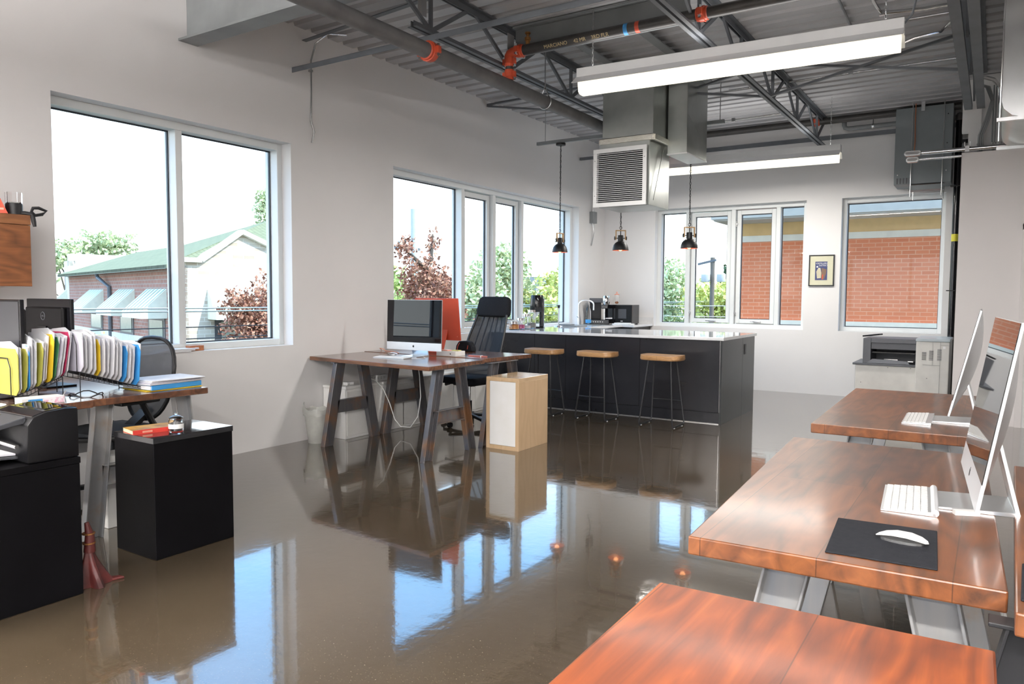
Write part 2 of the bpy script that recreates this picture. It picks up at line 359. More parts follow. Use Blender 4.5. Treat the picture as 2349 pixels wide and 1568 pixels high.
# ---------------------------------------------------------------- windows
def window(n, P, a0, a1, mulls, label_open, casements, fw=.055):
    def bx(mb, u0, u1, d0, d1, z0, z1):
        vs = [P(u, d, z) for u in (u0, u1) for d in (d0, d1) for z in (z0, z1)]
        mb.add(vs, [(0,1,3,2),(4,6,7,5),(0,4,5,1),(2,3,7,6),(0,2,6,4),(1,5,7,3)])
    f = MB()
    bx(f, a0, a0+fw, .12, .27, ZB, ZT); bx(f, a1-fw, a1, .12, .27, ZB, ZT)
    bx(f, a0+fw, a1-fw, .12, .27, ZB, ZB+.055); bx(f, a0+fw, a1-fw, .12, .27, ZT-.06, ZT)
    for m0, m1 in mulls: bx(f, m0, m1, .12, .27, ZB+.055, ZT-.06)
    root = f.build('window_%d' % n, M['frame'], bevel=.003, seg=1); root['kind'] = 'structure'
    edges = [a0+fw] + [q for m_ in mulls for q in m_] + [a1-fw]
    g = MB(); k = MB()
    for i in range(0, len(edges), 2):
        u0, u1 = edges[i], edges[i+1]; z0, z1 = ZB+.055, ZT-.06; dg = .222
        if i//2 in casements:
            s_ = MB(); w_ = .062
            bx(s_, u0+.012, u0+.012+w_, .165, .235, z0+.012, z1-.012); bx(s_, u1-.012-w_, u1-.012, .165, .235, z0+.012, z1-.012)
            bx(s_, u0+.012+w_, u1-.012-w_, .165, .235, z0+.012, z0+.012+w_); bx(s_, u0+.012+w_, u1-.012-w_, .165, .235, z1-.012-w_, z1-.012)
            s_.build('sash', M['frame'], root, bevel=.004, seg=1)
            h = MB(); uc = (u0+u1)/2 + .05
            bx(h, uc-.05, uc+.05, .13, .165, z0+.02, z0+.045); bx(h, uc-.10, uc-.03, .12, .14, z0+.035, z0+.05)
            h.build('crank_handle', M['zinc'], root, bevel=.004)
            h = MB(); bx(h, u0+.0, u0+.012, .14, .175, z0+.12, z0+.20); bx(h, u0+.0, u0+.03, .135, .15, z0+.15, z0+.17); h.build('window_latch', M['zinc'], root)
            h = MB(); bx(h, u0+.0, u0+.012, .14, .175, z1-.25, z1-.17); bx(h, u0+.0, u0+.03, .135, .15, z1-.22, z1-.20); h.build('window_latch', M['zinc'], root)
            u0 += .012+w_; u1 -= .012+w_; z0 += .012+w_; z1 -= .012+w_; dg = .20
        bx(g, u0, u1, dg, dg+.006, z0, z1)
        t_ = .010
        for q in ((u0, u0+t_, z0, z1), (u1-t_, u1, z0, z1), (u0+t_, u1-t_, z0, z0+t_), (u0+t_, u1-t_, z1-t_, z1)):
            bx(k, q[0], q[1], dg-.008, dg+.012, q[2], q[3])
    g.build('window_glass', M['glass'], root); k.build('gasket', M['gasket'], root)
    return root
Lf = lambda u, d, z: (-d, u, z)
Bk = lambda u, d, z: (u, D+d, z)
window(1, Lf, H1[0], H1[1], [(3.585, 3.645)], '', [])
window(2, Lf, H2[0], H2[1], [(7.37, 7.43), (8.05, 8.11), (8.74, 8.80)], '', [1, 2])
window(3, Bk, H3[0], H3[1], [(1.325, 1.39), (2.03, 2.09), (2.68, 2.74)], '', [1, 2])
window(4, Bk, H4[0], H4[1], [], '', [], fw=.05)
f = MB(); f.box(1.2, YR-.2, .9, 1.26, YR-.1, 2.75)  # unseen rear window frame, added with its opening for skylight fill
for q in (3.0, 4.9, 6.7, 8.54): f.box(q, YR-.2, .9, q+.06, YR-.1, 2.75)
f.box(1.26, YR-.2, .9, 8.54, YR-.1, .96).box(1.26, YR-.2, 2.69, 8.54, YR-.1, 2.75)
struct(f, 'window_5', M['frame'])

# ---------------------------------------------------------------- roof steel
def ibeam(name, label, group, a, b, axis, h, wid, zbot, m=M['steel_lt'], tf=.018, fixed=0):
    t = thing(name, label, 'beam', (a if axis == 'x' else fixed, fixed if axis == 'x' else a, zbot), 0, group)
    def put(mb, o0, o1, z0, z1):
        if axis == 'x': mb.box(a, fixed+o0, z0, b, fixed+o1, z1)
        else: mb.box(fixed+o0, a, z0, fixed+o1, b, z1)
    mb = MB(); put(mb, -wid/2, wid/2, zbot, zbot+tf); mb.build('lower_flange', m, t)
    mb = MB(); put(mb, -.006, .006, zbot+tf, zbot+h-tf); mb.build('beam_web', m, t)
    mb = MB(); put(mb, -wid/2, wid/2, zbot+h-tf, zbot+h); mb.build('upper_flange', m, t)
    return t
ibeam('steel_beam', 'large grey steel I-beam pocketed into the left wall above the tall window', None, .005, XR-.1, 'x', .445, .165, 3.31, fixed=3.63)
ibeam('steel_beam', 'grey steel header beam spanning behind the nearer light, above the marked pipe', None, 1.66, 3.28, 'x', .235, .12, 3.525, fixed=5.80)
def joist(x, y0, y1, lab, wide=.034, gap=.022, nodes=None, w2=None):
    t = thing('open_web_joist', lab, 'roof joist', (x, y0, 3.39), 0, 'steel joists under the roof deck')
    zb = 3.39
    for s_ in (-1, 1):
        mb = MB(); mb.box(x+s_*gap/2, y0, zb, x+s_*(gap/2+wide), y1, zb+.006).box(x+s_*gap/2, y0, zb+.006, x+s_*(gap/2+.006), y1, zb+.045)
        mb.build('bottom_chord', M['steel'], t)
    for s_ in (-1, 1):
        mb = MB(); mb.box(x+s_*gap/2, 3.72, 3.758, x+s_*(gap/2+wide+.008), y1, 3.765).box(x+s_*gap/2, 3.72, 3.71, x+s_*(gap/2+.006), y1, 3.758)
        mb.build('top_chord', M['steel'], t)
    yy = y0+.22
    MB().bar((x, yy, zb+.03), (x, yy-.55, 3.735), .02, .032).build('web_member', M['steel'], t)
    while yy < y1-.3:
        MB().bar((x, yy, zb+.03), (x, yy, 3.735), .02, .03).build('web_member', M['steel'], t)
        MB().bar((x, yy, zb+.03), (x, yy+.5, 3.735), .02, .032).build('web_member', M['steel'], t)
        if yy+1.15 < y1: MB().bar((x, yy+.6, 3.735), (x, yy+1.13, zb+.03), .02, .032).build('web_member', M['steel'], t)
        yy += 1.15
    return t
joist(1.59, 4.45, 10.98, 'open-web steel joist nearest the left wall, beside the long grey pipe')
joist(3.35, 4.45, 10.98, 'open-web steel joist passing over the middle of both hanging lights')
joist(5.12, 4.45, 9.55, 'wide open-web steel joist at the far right beside the silver duct', wide=.075, gap=.04)
def barthing(name, label, cat, segs, m, group=None, part='brace'):
    t = thing(name, label, cat, segs[0][0], 0, group)
    for a, b, w_, h_ in segs: MB().bar(a, b, w_, h_).build(part, m, t)
    return t
# bridging lines
t = MB(); t.box(.004, 4.66, 3.385, 9.0, 4.70, 3.390).box(.004, 4.66, 3.345, 9.0, 4.665, 3.385)
tag(t.build('bridging_angle', M['steel']), 'long steel angle running from the left wall above the gap between the windows', 'steel angle')
barthing('cross_brace', 'crossed steel braces between left wall and first joist, beside the big beam', 'brace', [((.01, 4.62, 3.70), (1.56, 4.62, 3.42), .03, .02)][:0] + [((.01, 4.80, 3.66), (1.56, 4.80, 3.745), .05, .006), ((.01, 7.73, 3.70), (1.56, 7.73, 3.44), .03, .02)][:1], M['steel'])
barthing('cross_brace', 'pair of dark braces fanning from the left wall above the four-pane window', 'brace', [((.01, 7.73, 3.715), (1.56, 7.73, 3.745), .035, .02), ((.01, 7.73, 3.70), (1.56, 7.73, 3.42), .035, .02)], M['steel'])
barthing('cross_brace', 'crossed dark braces between the middle joist and the wide right joist', 'brace', [((3.39, 7.9, 3.40), (5.05, 7.9, 3.72), .035, .022), ((3.39, 7.93, 3.72), (5.05, 7.93, 3.41), .035, .022)], M['steel'])
barthing('cross_brace', 'crossed dark braces between the first and middle joists behind the ducts', 'brace', [((1.63, 7.9, 3.40), (3.31, 7.9, 3.72), .035, .022), ((1.63, 7.93, 3.72), (3.31, 7.93, 3.41), .035, .022)], M['steel'])
tag(MB().box(.004, 11.0, 3.52, 4.9, 11.04, 3.56).box(.004, 11.0, 3.50, 4.9, 11.006, 3.52).build('ledger_angle', M['steel']), 'long dark steel angle running along the far wall above its windows', 'steel angle')
tag(MB().box(.02, 10.16, 3.41, 1.56, 10.20, 3.45).build('bridging_angle', M['steel']), 'short steel bar end beside the white vent grille near the corner', 'steel angle')
# channels framing the duct opening
for x_, lab in ((1.98, 'grey steel channel framing the duct opening on its left side'), (2.62, 'grey steel channel framing the duct opening on its right side')):
    mb = MB(); mb.box(x_, 5.87, 3.695, x_+.008, 8.2, 3.764).box(x_+.008, 5.87, 3.695, x_+.09, 8.2, 3.705)
    tag(mb.build('steel_channel', M['steel_lt']), lab, 'steel channel', 'channels framing the duct opening')
# ---------------------------------------------------------------- sprinkler pipes
def pipe_thing(name, label, pts, r, m, cat='pipe', loc=None):
    t = thing(name, label, cat, loc or pts[0]); MB().tube(pts, r, 16).build('pipe_run', m, t, smooth=True); return t
def coupling(p, ax, r, parent, bolts=True):
    ax = Vector(ax).normalized(); p = Vector(p)
    c = MB().tube([p-ax*.045, p-ax*.040, p-ax*.022, p-ax*.02, p+ax*.02, p+ax*.022, p+ax*.040, p+ax*.045], [r*1.02, r*1.16, r*1.16, r*1.3, r*1.3, r*1.16, r*1.16, r*1.02], 20)
    s_ = ax.cross(Vector((0,0,1)));
    if s_.length < .1: s_ = Vector((1,0,0))
    s_.normalize()
    for k in (-1, 1): c.bar(p+s_*k*r*1.1-Vector((0,0,.0)), p+s_*k*r*1.75, .034, .05)
    o = c.build('coupling', M['orange'], parent, smooth=True)
    if bolts:
        for k in (-1, 1):
            q = p+s_*k*r*1.5
            b = MB().tube([q+Vector((0,0,-.045)), q+Vector((0,0,.045))], .007, 8).tube([q+Vector((0,0,.028)), q+Vector((0,0,.045))], .013, 6).tube([q+Vector((0,0,-.03)), q+Vector((0,0,-.045))], .013, 6)
            b.build('bolt', M['chrome'], o)
    return o
PX, PZ = 1.68, 3.215
mainp = thing('sprinkler_main', 'long dusty grey sprinkler main running parallel to the left wall', 'pipe', (PX, 2.0, PZ))
MB().tube([(PX, 2.0, PZ), (PX, 4.54, PZ)], .060, 20).build('pipe_run', M['pipe'], mainp, smooth=True)
MB().tube([(PX, 4.54, PZ), (PX, 9.41, PZ)], .060, 20).build('pipe_run', M['pipe'], mainp, smooth=True)
coupling((PX, 4.54, PZ), (0, 1, 0), .060, mainp); coupling((PX, 9.37, PZ), (0, 1, 0), .060, mainp)
br = thing('sprinkler_branch', 'black sprinkler branch pipe with orange elbow and chalked handwriting', 'pipe', (PX, 6.42, PZ+.06))
BY, BZ = 5.66, 3.505
MB().tube([(PX, BY, PZ+.05), (PX, BY, BZ-.05)], .036, 14).build('riser', M['pipe_dk'], br, smooth=True)
coupling((PX, BY, PZ+.10), (0, 0, 1), .036, br); coupling((PX, BY, BZ-.075), (0, 0, 1), .036, br)
MB().tube([(PX, BY, BZ-.07), (PX, BY, BZ-.03), (PX+.012, BY, BZ-.012), (PX+.04, BY, BZ), (PX+.09, BY, BZ)], .045, 16).build('elbow', M['orange'], br, smooth=True)
coupling((PX+.11, BY, BZ), (1, 0, 0), .043, br)
MB().tube([(PX+.1, BY, BZ), (3.2, BY, BZ), (9.2, BY, BZ)], .045, 18).build('pipe_run', M['pipe_dk'], br, smooth=True)
coupling((3.43, BY, BZ), (1, 0, 0), .045, br)
MB().lathe([(.014, 0), (.014, .012), (.02, .014), (.02, .022), (.010, .024), (.010, .032), (.018, .034), (.018, .038), (.001,.039)], (1.87, BY, BZ+.038), 12, Matrix.Diagonal((1.4,1.4,2.8))).build('valve', M['brass'], br, smooth=True)
chalk = emis('chalk_marks', (.62,.5,.26), 0); chalk = mat('chalk_yellow', (.62,.50,.28), .8)
n_ = Vector((.0, -.85, -.527)); u_ = Vector((0, -.527, .85))
for s_, x_ in (('MARCIANO', 2.17), ('42 MR', 2.40), ('3RD FLR', 2.585)):
    o_ = Vector((x_, BY, BZ)) + n_*.046
    text('chalk_writing', s_, .043, frame_of(o_, (1,0,0), u_, n_), chalk, br, .0004)
for x_, c_ in ((2.79, 'blue'), (2.89, 'red')):
    MB().tube([(x_, BY, BZ), (x_+.035, BY, BZ)], .0455, 18, caps=False).build('paint_mark', M[c_], br, smooth=True)
for y_, x_, lab in ((5.70, 1.63, 'rusty square steel plate hanging at the first joist beside the header beam'), (4.62, 1.50, 'rusty square steel plate hanging above the start of the first joist')):
    tag(MB().box(x_, y_, 3.555, x_+.008, y_+.10, 3.70).build('steel_plate', M['beam_lt']), lab, 'steel plate')
# hanger strap
hg = thing('pipe_hanger', 'teardrop strap and rod carrying the long grey pipe', 'pipe hanger', (PX, 6.29, PZ-.06))
loop = [(PX + .066*math.sin(a), 6.29, PZ - .066*math.cos(a)) for a in [i*PI/10 for i in range(-8, 9)]]
loop = [(PX-.012, 6.29, PZ+.12)] + loop + [(PX+.012, 6.29, PZ+.12)]
MB().tube(loop, .007, 8).build('strap', M['zinc'], hg, smooth=True)
MB().tube([(PX, 6.29, PZ+.11), (PX, 6.29, ZC)], .006, 8).build('rod', M['zinc'], hg)
MB().tube([(PX, 6.29, PZ+.115), (PX, 6.29, PZ+.135)], .014, 6).build('nut', M['chrome'], hg)
# second black pipe along far wall
fp = thing('sprinkler_line', 'black pipe under the deck along the far wall with a small orange coupling', 'pipe', (1.3, 10.75, 3.7))
MB().tube([(1.25, 10.75, 3.705), (4.95, 10.75, 3.705)], .045, 16).build('pipe_run', M['pipe_dk'], fp, smooth=True)
coupling((3.28, 10.75, 3.705), (1, 0, 0), .045, fp)
wp = thing('drain_pipe', 'pale grey pipe with an elbow under the deck near the hanging transformer', 'pipe', (3.55, 10.95, 3.6))
MB().tube([(3.6, 10.93, 3.765), (3.6, 10.93, 3.66), (3.612, 10.93, 3.625), (3.65, 10.93, 3.61), (4.98, 10.93, 3.61)], .03, 14).build('pipe_run', M['steel_lt'], wp, smooth=True)
for x_ in (3.95, 4.62): MB().tube([(x_, 10.93, 3.61), (x_, 10.93, ZC)], .006, 8).build('hanger_rod', M['zinc'], wp)
for x_ in (3.95, 4.62): MB().tube([(x_-.012, 10.93, 3.61), (x_+.012, 10.93, 3.61)], .034, 12).build('clamp', M['zinc'], wp)
# vertical black pipe
vp = thing('standpipe', 'tall black standpipe with a yellow tag beside the far right window', 'pipe', (4.93, 10.9, 0))
MB().tube([(4.93, 10.9, 0), (4.93, 10.9, 3.62)], .038, 18).build('pipe_run', M['blackgloss'], vp, smooth=True)
MB().lathe([(.043, 3.56), (.045, 3.62), (.03, 3.65), (.001, 3.66)], (4.93, 10.9, 0), 16).build('pipe_cap', M['pipe'], vp, smooth=True)
MB().tube([(4.93, 10.9, 2.07), (4.93, 10.9, 2.16)], .0395, 18, caps=False).build('yellow_tag', mat('yellow_tape', (.75,.68,.05), .5), vp, smooth=True)
for z_ in (1.45, 2.75): MB().box(4.86, 10.86, z_, 5.2, 10.94, z_+.012).build('wall_bracket', M['blackpl'], vp)
for z_ in (3.28, 3.42): MB().box(4.95, 10.87, z_, 5.06, 10.93, z_+.04).build('pipe_clamp', M['blackpl'], vp)
# loose flexible cable hanging on the left wall
pts = [(.30, 5.05, 3.73), (.16, 4.95, 3.74), (.05, 4.90, 3.66), (.02, 4.87, 3.5), (.018, 4.87, 3.2), (.022, 4.86, 2.95), (.03, 4.89, 2.86), (.02, 4.87, 2.76)]
cb = thing('flexible_conduit', 'loose metal flex cable hanging down the left wall from the deck', 'cable', (.018, 4.87, 2.76))
MB().tube(pts, .009, 8).build('flex_sleeve', M['zinc'], cb, smooth=True)
MB().box(.0, 4.855, 3.40, .03, 4.885, 3.42).build('clip', M['zinc'], cb)
# ---------------------------------------------------------------- ducts
dk = thing('supply_duct', 'galvanised duct dropping from the deck to a white vent grille', 'duct', (2.05, 7.5, 2.3))
MB().box(1.82, 7.26, 2.975, 2.39, 7.84, 3.76).build('upper_section', M['galv'], dk, bevel=.004, seg=1)
mb = MB(); mb.box(1.79, 7.25, 2.30, 2.36, 7.80, 2.975); mb.build('lower_section', M['galv'], dk, bevel=.004, seg=1)
mb = MB()
for a, b in (((1.80,7.245,2.985),(2.41,7.245,2.985)), ((2.405,7.24,2.985),(2.405,7.86,2.985)), ((1.80,7.245,2.985),(1.80,7.86,2.985))):
    mb.bar(a, b, .035, .062)
mb.build('foil_tape', M['foil'], dk, bevel=.008)
mb = MB(); mb.bar((1.82,7.262,3.18),(2.39,7.262,3.23),.006,.012).bar((2.388,7.3,2.35),(2.388,7.55,2.9),.006,.01)
mb.build('seam_rib', M['galv'], dk)
gr = MB(); x0, x1, z0, z1, yf = 1.745, 2.345, 2.30, 2.905, 7.20
gr.box(x0, yf, z0, x1, yf+.02, z0+.045).box(x0, yf, z1-.045, x1, yf+.02, z1).box(x0, yf, z0+.045, x0+.04, yf+.02, z1-.045).box(x1-.04, yf, z0+.045, x1, yf+.02, z1-.045)
gr.box(x0+.01, yf+.02, z0+.01, x1-.01, yf+.05, z0+.02).box(x0+.01, yf+.02, z1-.02, x1-.01, yf+.05, z1-.01)
g_ = gr.build('vent_grille', M['whitemetal'], dk, bevel=.002, seg=1)
mb = MB()
for i in range(25):
    z_ = z0+.058+i*.0203
    mb.add([(x0+.04, yf+.003, z_), (x1-.04, yf+.003, z_), (x1-.04, yf+.018, z_+.002), (x0+.04, yf+.018, z_+.002), (x0+.04, yf+.003, z_+.005), (x1-.04, yf+.003, z_+.005), (x1-.04, yf+.018, z_+.006), (x0+.04, yf+.018, z_+.006)],
           [(0,1,2,3),(7,6,5,4),(0,4,5,1),(2,6,7,3),(0,3,7,4),(1,5,6,2)])
mb.build('louvre_slats', M['whitemetal'], g_)
MB().box(x0+.04, yf+.046, z0+.04, x1-.04, yf+.049, z1-.04).build('duct_shade', M['black'], g_)  # black sheet standing for the shade inside the duct
for q in ((x0+.02, z0+.12), (x0+.02, z1-.12), (x1-.02, z0+.12), (x1-.02, z1-.12)):
    MB().tube([(q[0], yf-.002, q[1]), (q[0], yf+.003, q[1])], .005, 8).build('screw', M['zinc'], g_)
rd = thing('return_duct', 'second galvanised duct with an open white end behind the grille duct', 'duct', (2.5, 7.9, 2.9))
MB().box(2.405, 7.62, 2.865, 2.62, 8.25, 3.76).build('duct_body', M['galv'], rd, bevel=.004, seg=1)
MB().box(2.402, 7.615, 2.855, 2.623, 8.255, 2.867).build('duct_collar', M['whitemetal'], rd)
MB().bar((2.621, 7.66, 3.25), (2.621, 8.2, 3.05), .004, .012).build('seam_rib', M['galv'], rd)
# big rounded duct at top right
bd = thing('heater_duct', 'large shiny sheet-metal duct at the upper right above the white partition', 'duct', (5.8, 6.9, 2.66))
poly = [(5.37, 3.7), (5.37, 2.80), (5.385, 2.73), (5.43, 2.68), (5.50, 2.66), (6.5, 2.66), (6.5, 3.7)]
MB().prism(poly, 6.5, 7.9, 'y').build('duct_body', M['galv'], bd, smooth=True)
MB().box(5.34, 6.47, 2.63, 6.55, 6.50, 2.655).build('support_strut', M['zinc'], bd); MB().box(5.34, 7.7, 2.63, 6.55, 7.73, 2.655).build('support_strut', M['zinc'], bd)
MB().prism([(5.36,3.705),(5.36,2.795),(5.38,2.72),(5.43,2.67),(5.5,2.65),(5.54,2.65),(5.54,3.705)], 6.485, 6.5, 'y').build('end_flange', M['zinc'], bd)
for x_ in (5.36, 6.53): MB().tube([(x_, 6.485, 2.63), (x_, 6.485, ZC)], .006, 8).build('hanger_rod', M['zinc'], bd)

# ---------------------------------------------------------------- fluorescent lights
def strip_light(c, rz, lab, L=2.44):
    t = thing('strip_light', lab, 'ceiling light', c, rz, 'hanging fluorescent strip lights')
    Mx = T(c, rz); h = L/2
    def pr(poly, a, b): return MB().prism(poly, a, b, 'x', M=Mx)
    pr([(-.065,.075),(.065,.075),(.065,.165),(-.065,.165)], -h, h).build('housing', M['whitemetal'], t, bevel=.004, seg=1)
    for s_ in (-1, 1):
        pr([(s_*.060,.085),(s_*.16,.02),(s_*.165,.022),(s_*.066,.092)], -h, h).build('reflector_wing', M['whitemetal'], t)
    for a, b in ((-h+.02, -.003), (.003, h-.02)):
        pr([(-.085,.074),(-.065,-.03),(-.035,-.045),(.035,-.045),(.065,-.03),(.085,.074)], a, b).build('diffuser', M['tube'], t)
    for s_ in (-1, 1):
        pts = [Mx @ Vector((s_*(h-.12), 0, .165)), Mx @ Vector((s_*(h-.12), 0, ZC-c[2]))]
        n_ = int((pts[1].z-pts[0].z)/.03); mb = MB()
        for i in range(n_):
            z_ = pts[0].z+.015+i*.03; p_ = pts[0]
            a_ = [(p_.x+(.007*math.cos(k*PI/3) if i % 2 else 0), p_.y+(0 if i % 2 else .007*math.cos(k*PI/3)), z_+.019*math.sin(k*PI/3)) for k in range(6)]
            mb.tube(a_, .0022, 5, closed=True)
        mb.build('chain', M['zinc'], t)
    al = bpy.data.lights.new('tube_glow', 'AREA'); al.shape = 'RECTANGLE'; al.size = L*.95; al.size_y = .12; al.energy = LAMP; al.color = (1, .965, .91)
    ao = bpy.data.objects.new('tube_glow', al); col.objects.link(ao); ao.matrix_world = Mx @ Matrix.Translation((0, 0, -.05))
    if UP:  # upward fill added to brighten deck and walls; the housing top is closed
        al = bpy.data.lights.new('fill_uplight', 'AREA'); al.shape = 'RECTANGLE'; al.size = L*.95; al.size_y = .12; al.energy = UP; al.color = (1, .97, .94)
        ao = bpy.data.objects.new('fill_uplight', al); col.objects.link(ao); ao.matrix_world = Mx @ Matrix.Translation((0, 0, .17)) @ Matrix.Rotation(PI, 4, 'X')
    return t
LAMP = 78; UP = 7
strip_light((3.57, 5.79, 3.10), .06, 'long fluorescent strip light hanging in front of the ducts, the nearer of two')
strip_light((2.55, 9.66, 3.02), .055, 'long fluorescent strip light by the far wall, partly hidden by the ducts')
LAMP = 250; UP = 720  # unseen fixtures added behind the camera to fill the room with light
strip_light((5.9, -.9, 2.75), 0.0, 'strip-shaped fill light added out of frame above the right desks')
strip_light((6.2, -3.2, 2.75), 0.0, 'strip-shaped fill light added out of frame by the rear wall')
strip_light((.98, -1.2, 2.75), 0.0, 'short strip-shaped fill light added out of frame near the left wall', 1.75)

# ---------------------------------------------------------------- strut and pendants
st = thing('support_strut', 'slotted steel strut hung on rods carrying the pendant lamps', 'strut', (.30, 8.45, 3.31))
MB().prism([(8.43,3.31),(8.47,3.31),(8.47,3.35),(8.43,3.35)], .30, 2.75, 'x').build('channel', M['steel_lt'], st)
for x_ in (.42, 2.7): MB().tube([(x_, 8.45, 3.33), (x_, 8.45, ZC)], .005, 8).build('rod', M['zinc'], st)
def pendant(x, rz, lab, group='black dome pendants above the island'):
    y, zb = 8.45, 1.92
    t = thing('pendant_lamp', lab, 'pendant lamp', (x, y, zb), rz, group)
    Mx = T((x, y, zb), rz)
    prof = [(.100, 0), (.0985, .012), (.095, .035), (.084, .068), (.066, .092), (.046, .106), (.034, .112), (.034, .178), (.031, .186), (.010, .188)]
    MB().lathe([(r, z) for r, z in prof], (x, y, zb), 32).build('lamp_shade', M['black'], t, smooth=True)
    inner = [(.0985, .0005), (.093, .034), (.082, .066), (.064, .089), (.044, .102), (.001, .106)]
    MB().lathe(inner, (x, y, zb), 32).build('shade_lining', mat('copper_lining', (.80,.34,.24), .4) if 'lin' not in M else M['lin'], t, smooth=True)
    MB().ball((x, y, zb+.035), .032, .032, .040, 14).build('bulb', M['bulb'], t, smooth=True)
    b = MB()
    for s_ in (-1, 1): b.box(s_*.058-.006, -.014, .13, s_*.058+.006, .014, .245, M=Mx)
    b.box(-.064, -.014, .237, .064, .014, .249, M=Mx); b.build('wooden_yoke', M['yoke'], t, bevel=.002, seg=1)
    for s_ in (-1, 1):
        c_ = Vector((s_*.072, 0, .15)); w_ = MB()
        w_.tube([Mx @ (c_+Vector((0, .022*math.cos(a), .022*math.sin(a)))) for a in [k*PI/6 for k in range(12)]], .0035, 6, closed=True)
        for k in range(3): w_.tube([Mx @ (c_+Vector((0, .02*math.cos(a), .02*math.sin(a)))) for a in (k*PI/3, k*PI/3+PI)], .0025, 5)
        w_.tube([Mx @ Vector((s_*.03, 0, .15)), Mx @ Vector((s_*.075, 0, .15))], .005, 8)
        w_.build('side_knob', M['black'], t)
    MB().tube([(x, y, zb+.185), (x, y, zb+.26)], .006, 8).build('stem', M['black'], t)
    MB().tube([Mx @ Vector((.016*math.cos(k*PI/6), 0, .276+.016*math.sin(k*PI/6))) for k in range(12)], .003, 6, closed=True).build('ring', M['black'], t)
    ch = MB(); n_ = int((3.30-zb-.29)/.034)
    for i in range(n_):
        z_ = zb+.305+i*.034
        a_ = [(x+(.0085*math.cos(k*PI/4) if i % 2 else 0), y+(0 if i % 2 else .0085*math.cos(k*PI/4)), z_+.021*math.sin(k*PI/4)) for k in range(8)]
        ch.tube(a_, .0028, 5, closed=True)
    ch.build('chain', M['black'], t)
    MB().tube([(x+.004, y+.004, zb+.26), (x-.005, y, 2.6), (x+.004, y, 3.28)], .003, 6).build('cord', M['blkcable'], t)
    MB().lathe([(.06, 3.278), (.062, 3.285), (.062, 3.305), (.001, 3.306)], (x, y, 0), 24).lathe([(.001, 3.277), (.06, 3.278)], (x, y, 0), 24).build('ceiling_cup', M['black'], t, smooth=True)
    return t
M['bulb'] = emis('warm_bulb', (1.0,.42,.16), 5.0); M['yoke'] = mat('pale_yoke_wood', (.62,.38,.18), .5); M['lin'] = mat('copper_lining', (.80,.34,.24), .4)
pendant(.65, 1.35, 'black dome pendant nearest the left wall, hanging before the four-pane window')
pendant(1.50, .6, 'black dome pendant hanging below the white vent grille')
pendant(2.37, .6, 'black dome pendant hanging before the corner of the far window row')
# junction boxes and conduit behind the grille duct
jb = thing('switch_box', 'small grey metal box with conduit on the corner of the left wall', 'junction box', (.02, 10.62, 2.55))
MB().box(.0, 10.55, 2.50, .07, 10.68, 2.68).build('box_body', M['steel_lt'], jb, bevel=.004)
MB().tube([(.03, 10.61, 2.68), (.03, 10.61, 3.2), (.06, 10.61, 3.3), (.25, 10.61, 3.34)], .012, 8).build('conduit', M['zinc'], jb, smooth=True)
MB().tube([(.03, 10.61, 2.5), (.04, 10.63, 2.35), (.02, 10.59, 2.15)], .008, 8).build('flex_tail', M['zinc'], jb, smooth=True)

# ---------------------------------------------------------------- hanging transformer
tf = thing('hanging_transformer', 'grey metal electrical cabinet hung on rods before the far right window', 'electrical cabinet', (4.57, 10.8, 2.75))
MB().box(4.25, 10.62, 2.78, 4.875, 11.06, 3.72).build('cabinet_body', M['greybox'], tf, bevel=.004)
mb = MB()
for i in range(5): mb.box(4.28+i*.035, 10.617, 2.79, 4.30+i*.035, 10.621, 2.86)
mb.build('vent_slots', M['darkgrey'], tf)
MB().box(4.42, 10.60, 2.70, 4.80, 10.78, 2.76).build('support_channel', M['greybox'], tf)
for x_, y_ in ((4.44, 10.60), (4.78, 10.60), (4.44, 11.0), (4.78, 11.0)): MB().tube([(x_, y_, 2.62), (x_, y_, ZC)], .006, 8).build('hanger_rod', M['zinc'], tf)
MB().tube([(4.47, 10.60, 3.76), (4.47, 10.59, 3.5), (4.475, 10.59, 3.3), (4.465, 10.59, 3.05)], .006, 8).build('loose_wire', mat('copper_wire', (.35,.12,.05), .5), tf, smooth=True)
MB().box(4.53, 10.59, 3.66, 4.57, 10.62, 3.78).build('lifting_lug', M['zinc'], tf)
for q in ((4.82, 3.6), (4.82, 3.25), (4.29, 2.9), (4.82, 2.92)): MB().tube([(q[0], 10.615, q[1]), (q[0], 10.621, q[1])], .008, 8).build('bolt_head', M['black'] if q[1] > 3 else M['zinc'], tf)
# surface conduits on the partition edge with cast end bodies
for k, (z_, x0_, r_, L_, lab) in enumerate(((2.955, 4.47, .022, .17, 'thick shiny conduit with a large cast end box along the partition top'), (2.885, 4.49, .014, .13, 'thin shiny conduit with a smaller cast end box just below the thick one'))):
    t = thing('electrical_conduit', lab, 'conduit', (x0_, 9.44, z_))
    MB().tube([(x0_+L_, 9.44, z_), (5.02 if k else 9.3, 9.44, z_)], r_, 14).build('conduit_tube', M['chrome'], t, smooth=True)
    ring = [(x0_+L_/2+(L_/2-.03)*(1 if math.cos(a) > 0 else -1)+.03*math.cos(a), z_+.03*math.sin(a)) for a in [i*PI/8+.01 for i in range(16)]]
    MB().prism(ring, 9.41, 9.46, 'y').build('end_box', M['zinc'], t, bevel=.004)
    ring2 = [(x0_+L_/2+(L_/2-.034)*(1 if math.cos(a) > 0 else -1)+.018*math.cos(a), z_+.018*math.sin(a)) for a in [i*PI/8+.01 for i in range(16)]]
    MB().prism(ring2, 9.404, 9.41, 'y').build('box_cover', M['chrome'], t)
    if k == 0: MB().box(5.05, 9.41, 2.925, 5.09, 9.47, 2.985).box(5.04,9.43,2.985,5.05,9.45,3.03).box(5.09,9.43,2.985,5.10,9.45,3.03).build('conduit_clamp', M['zinc'], t)
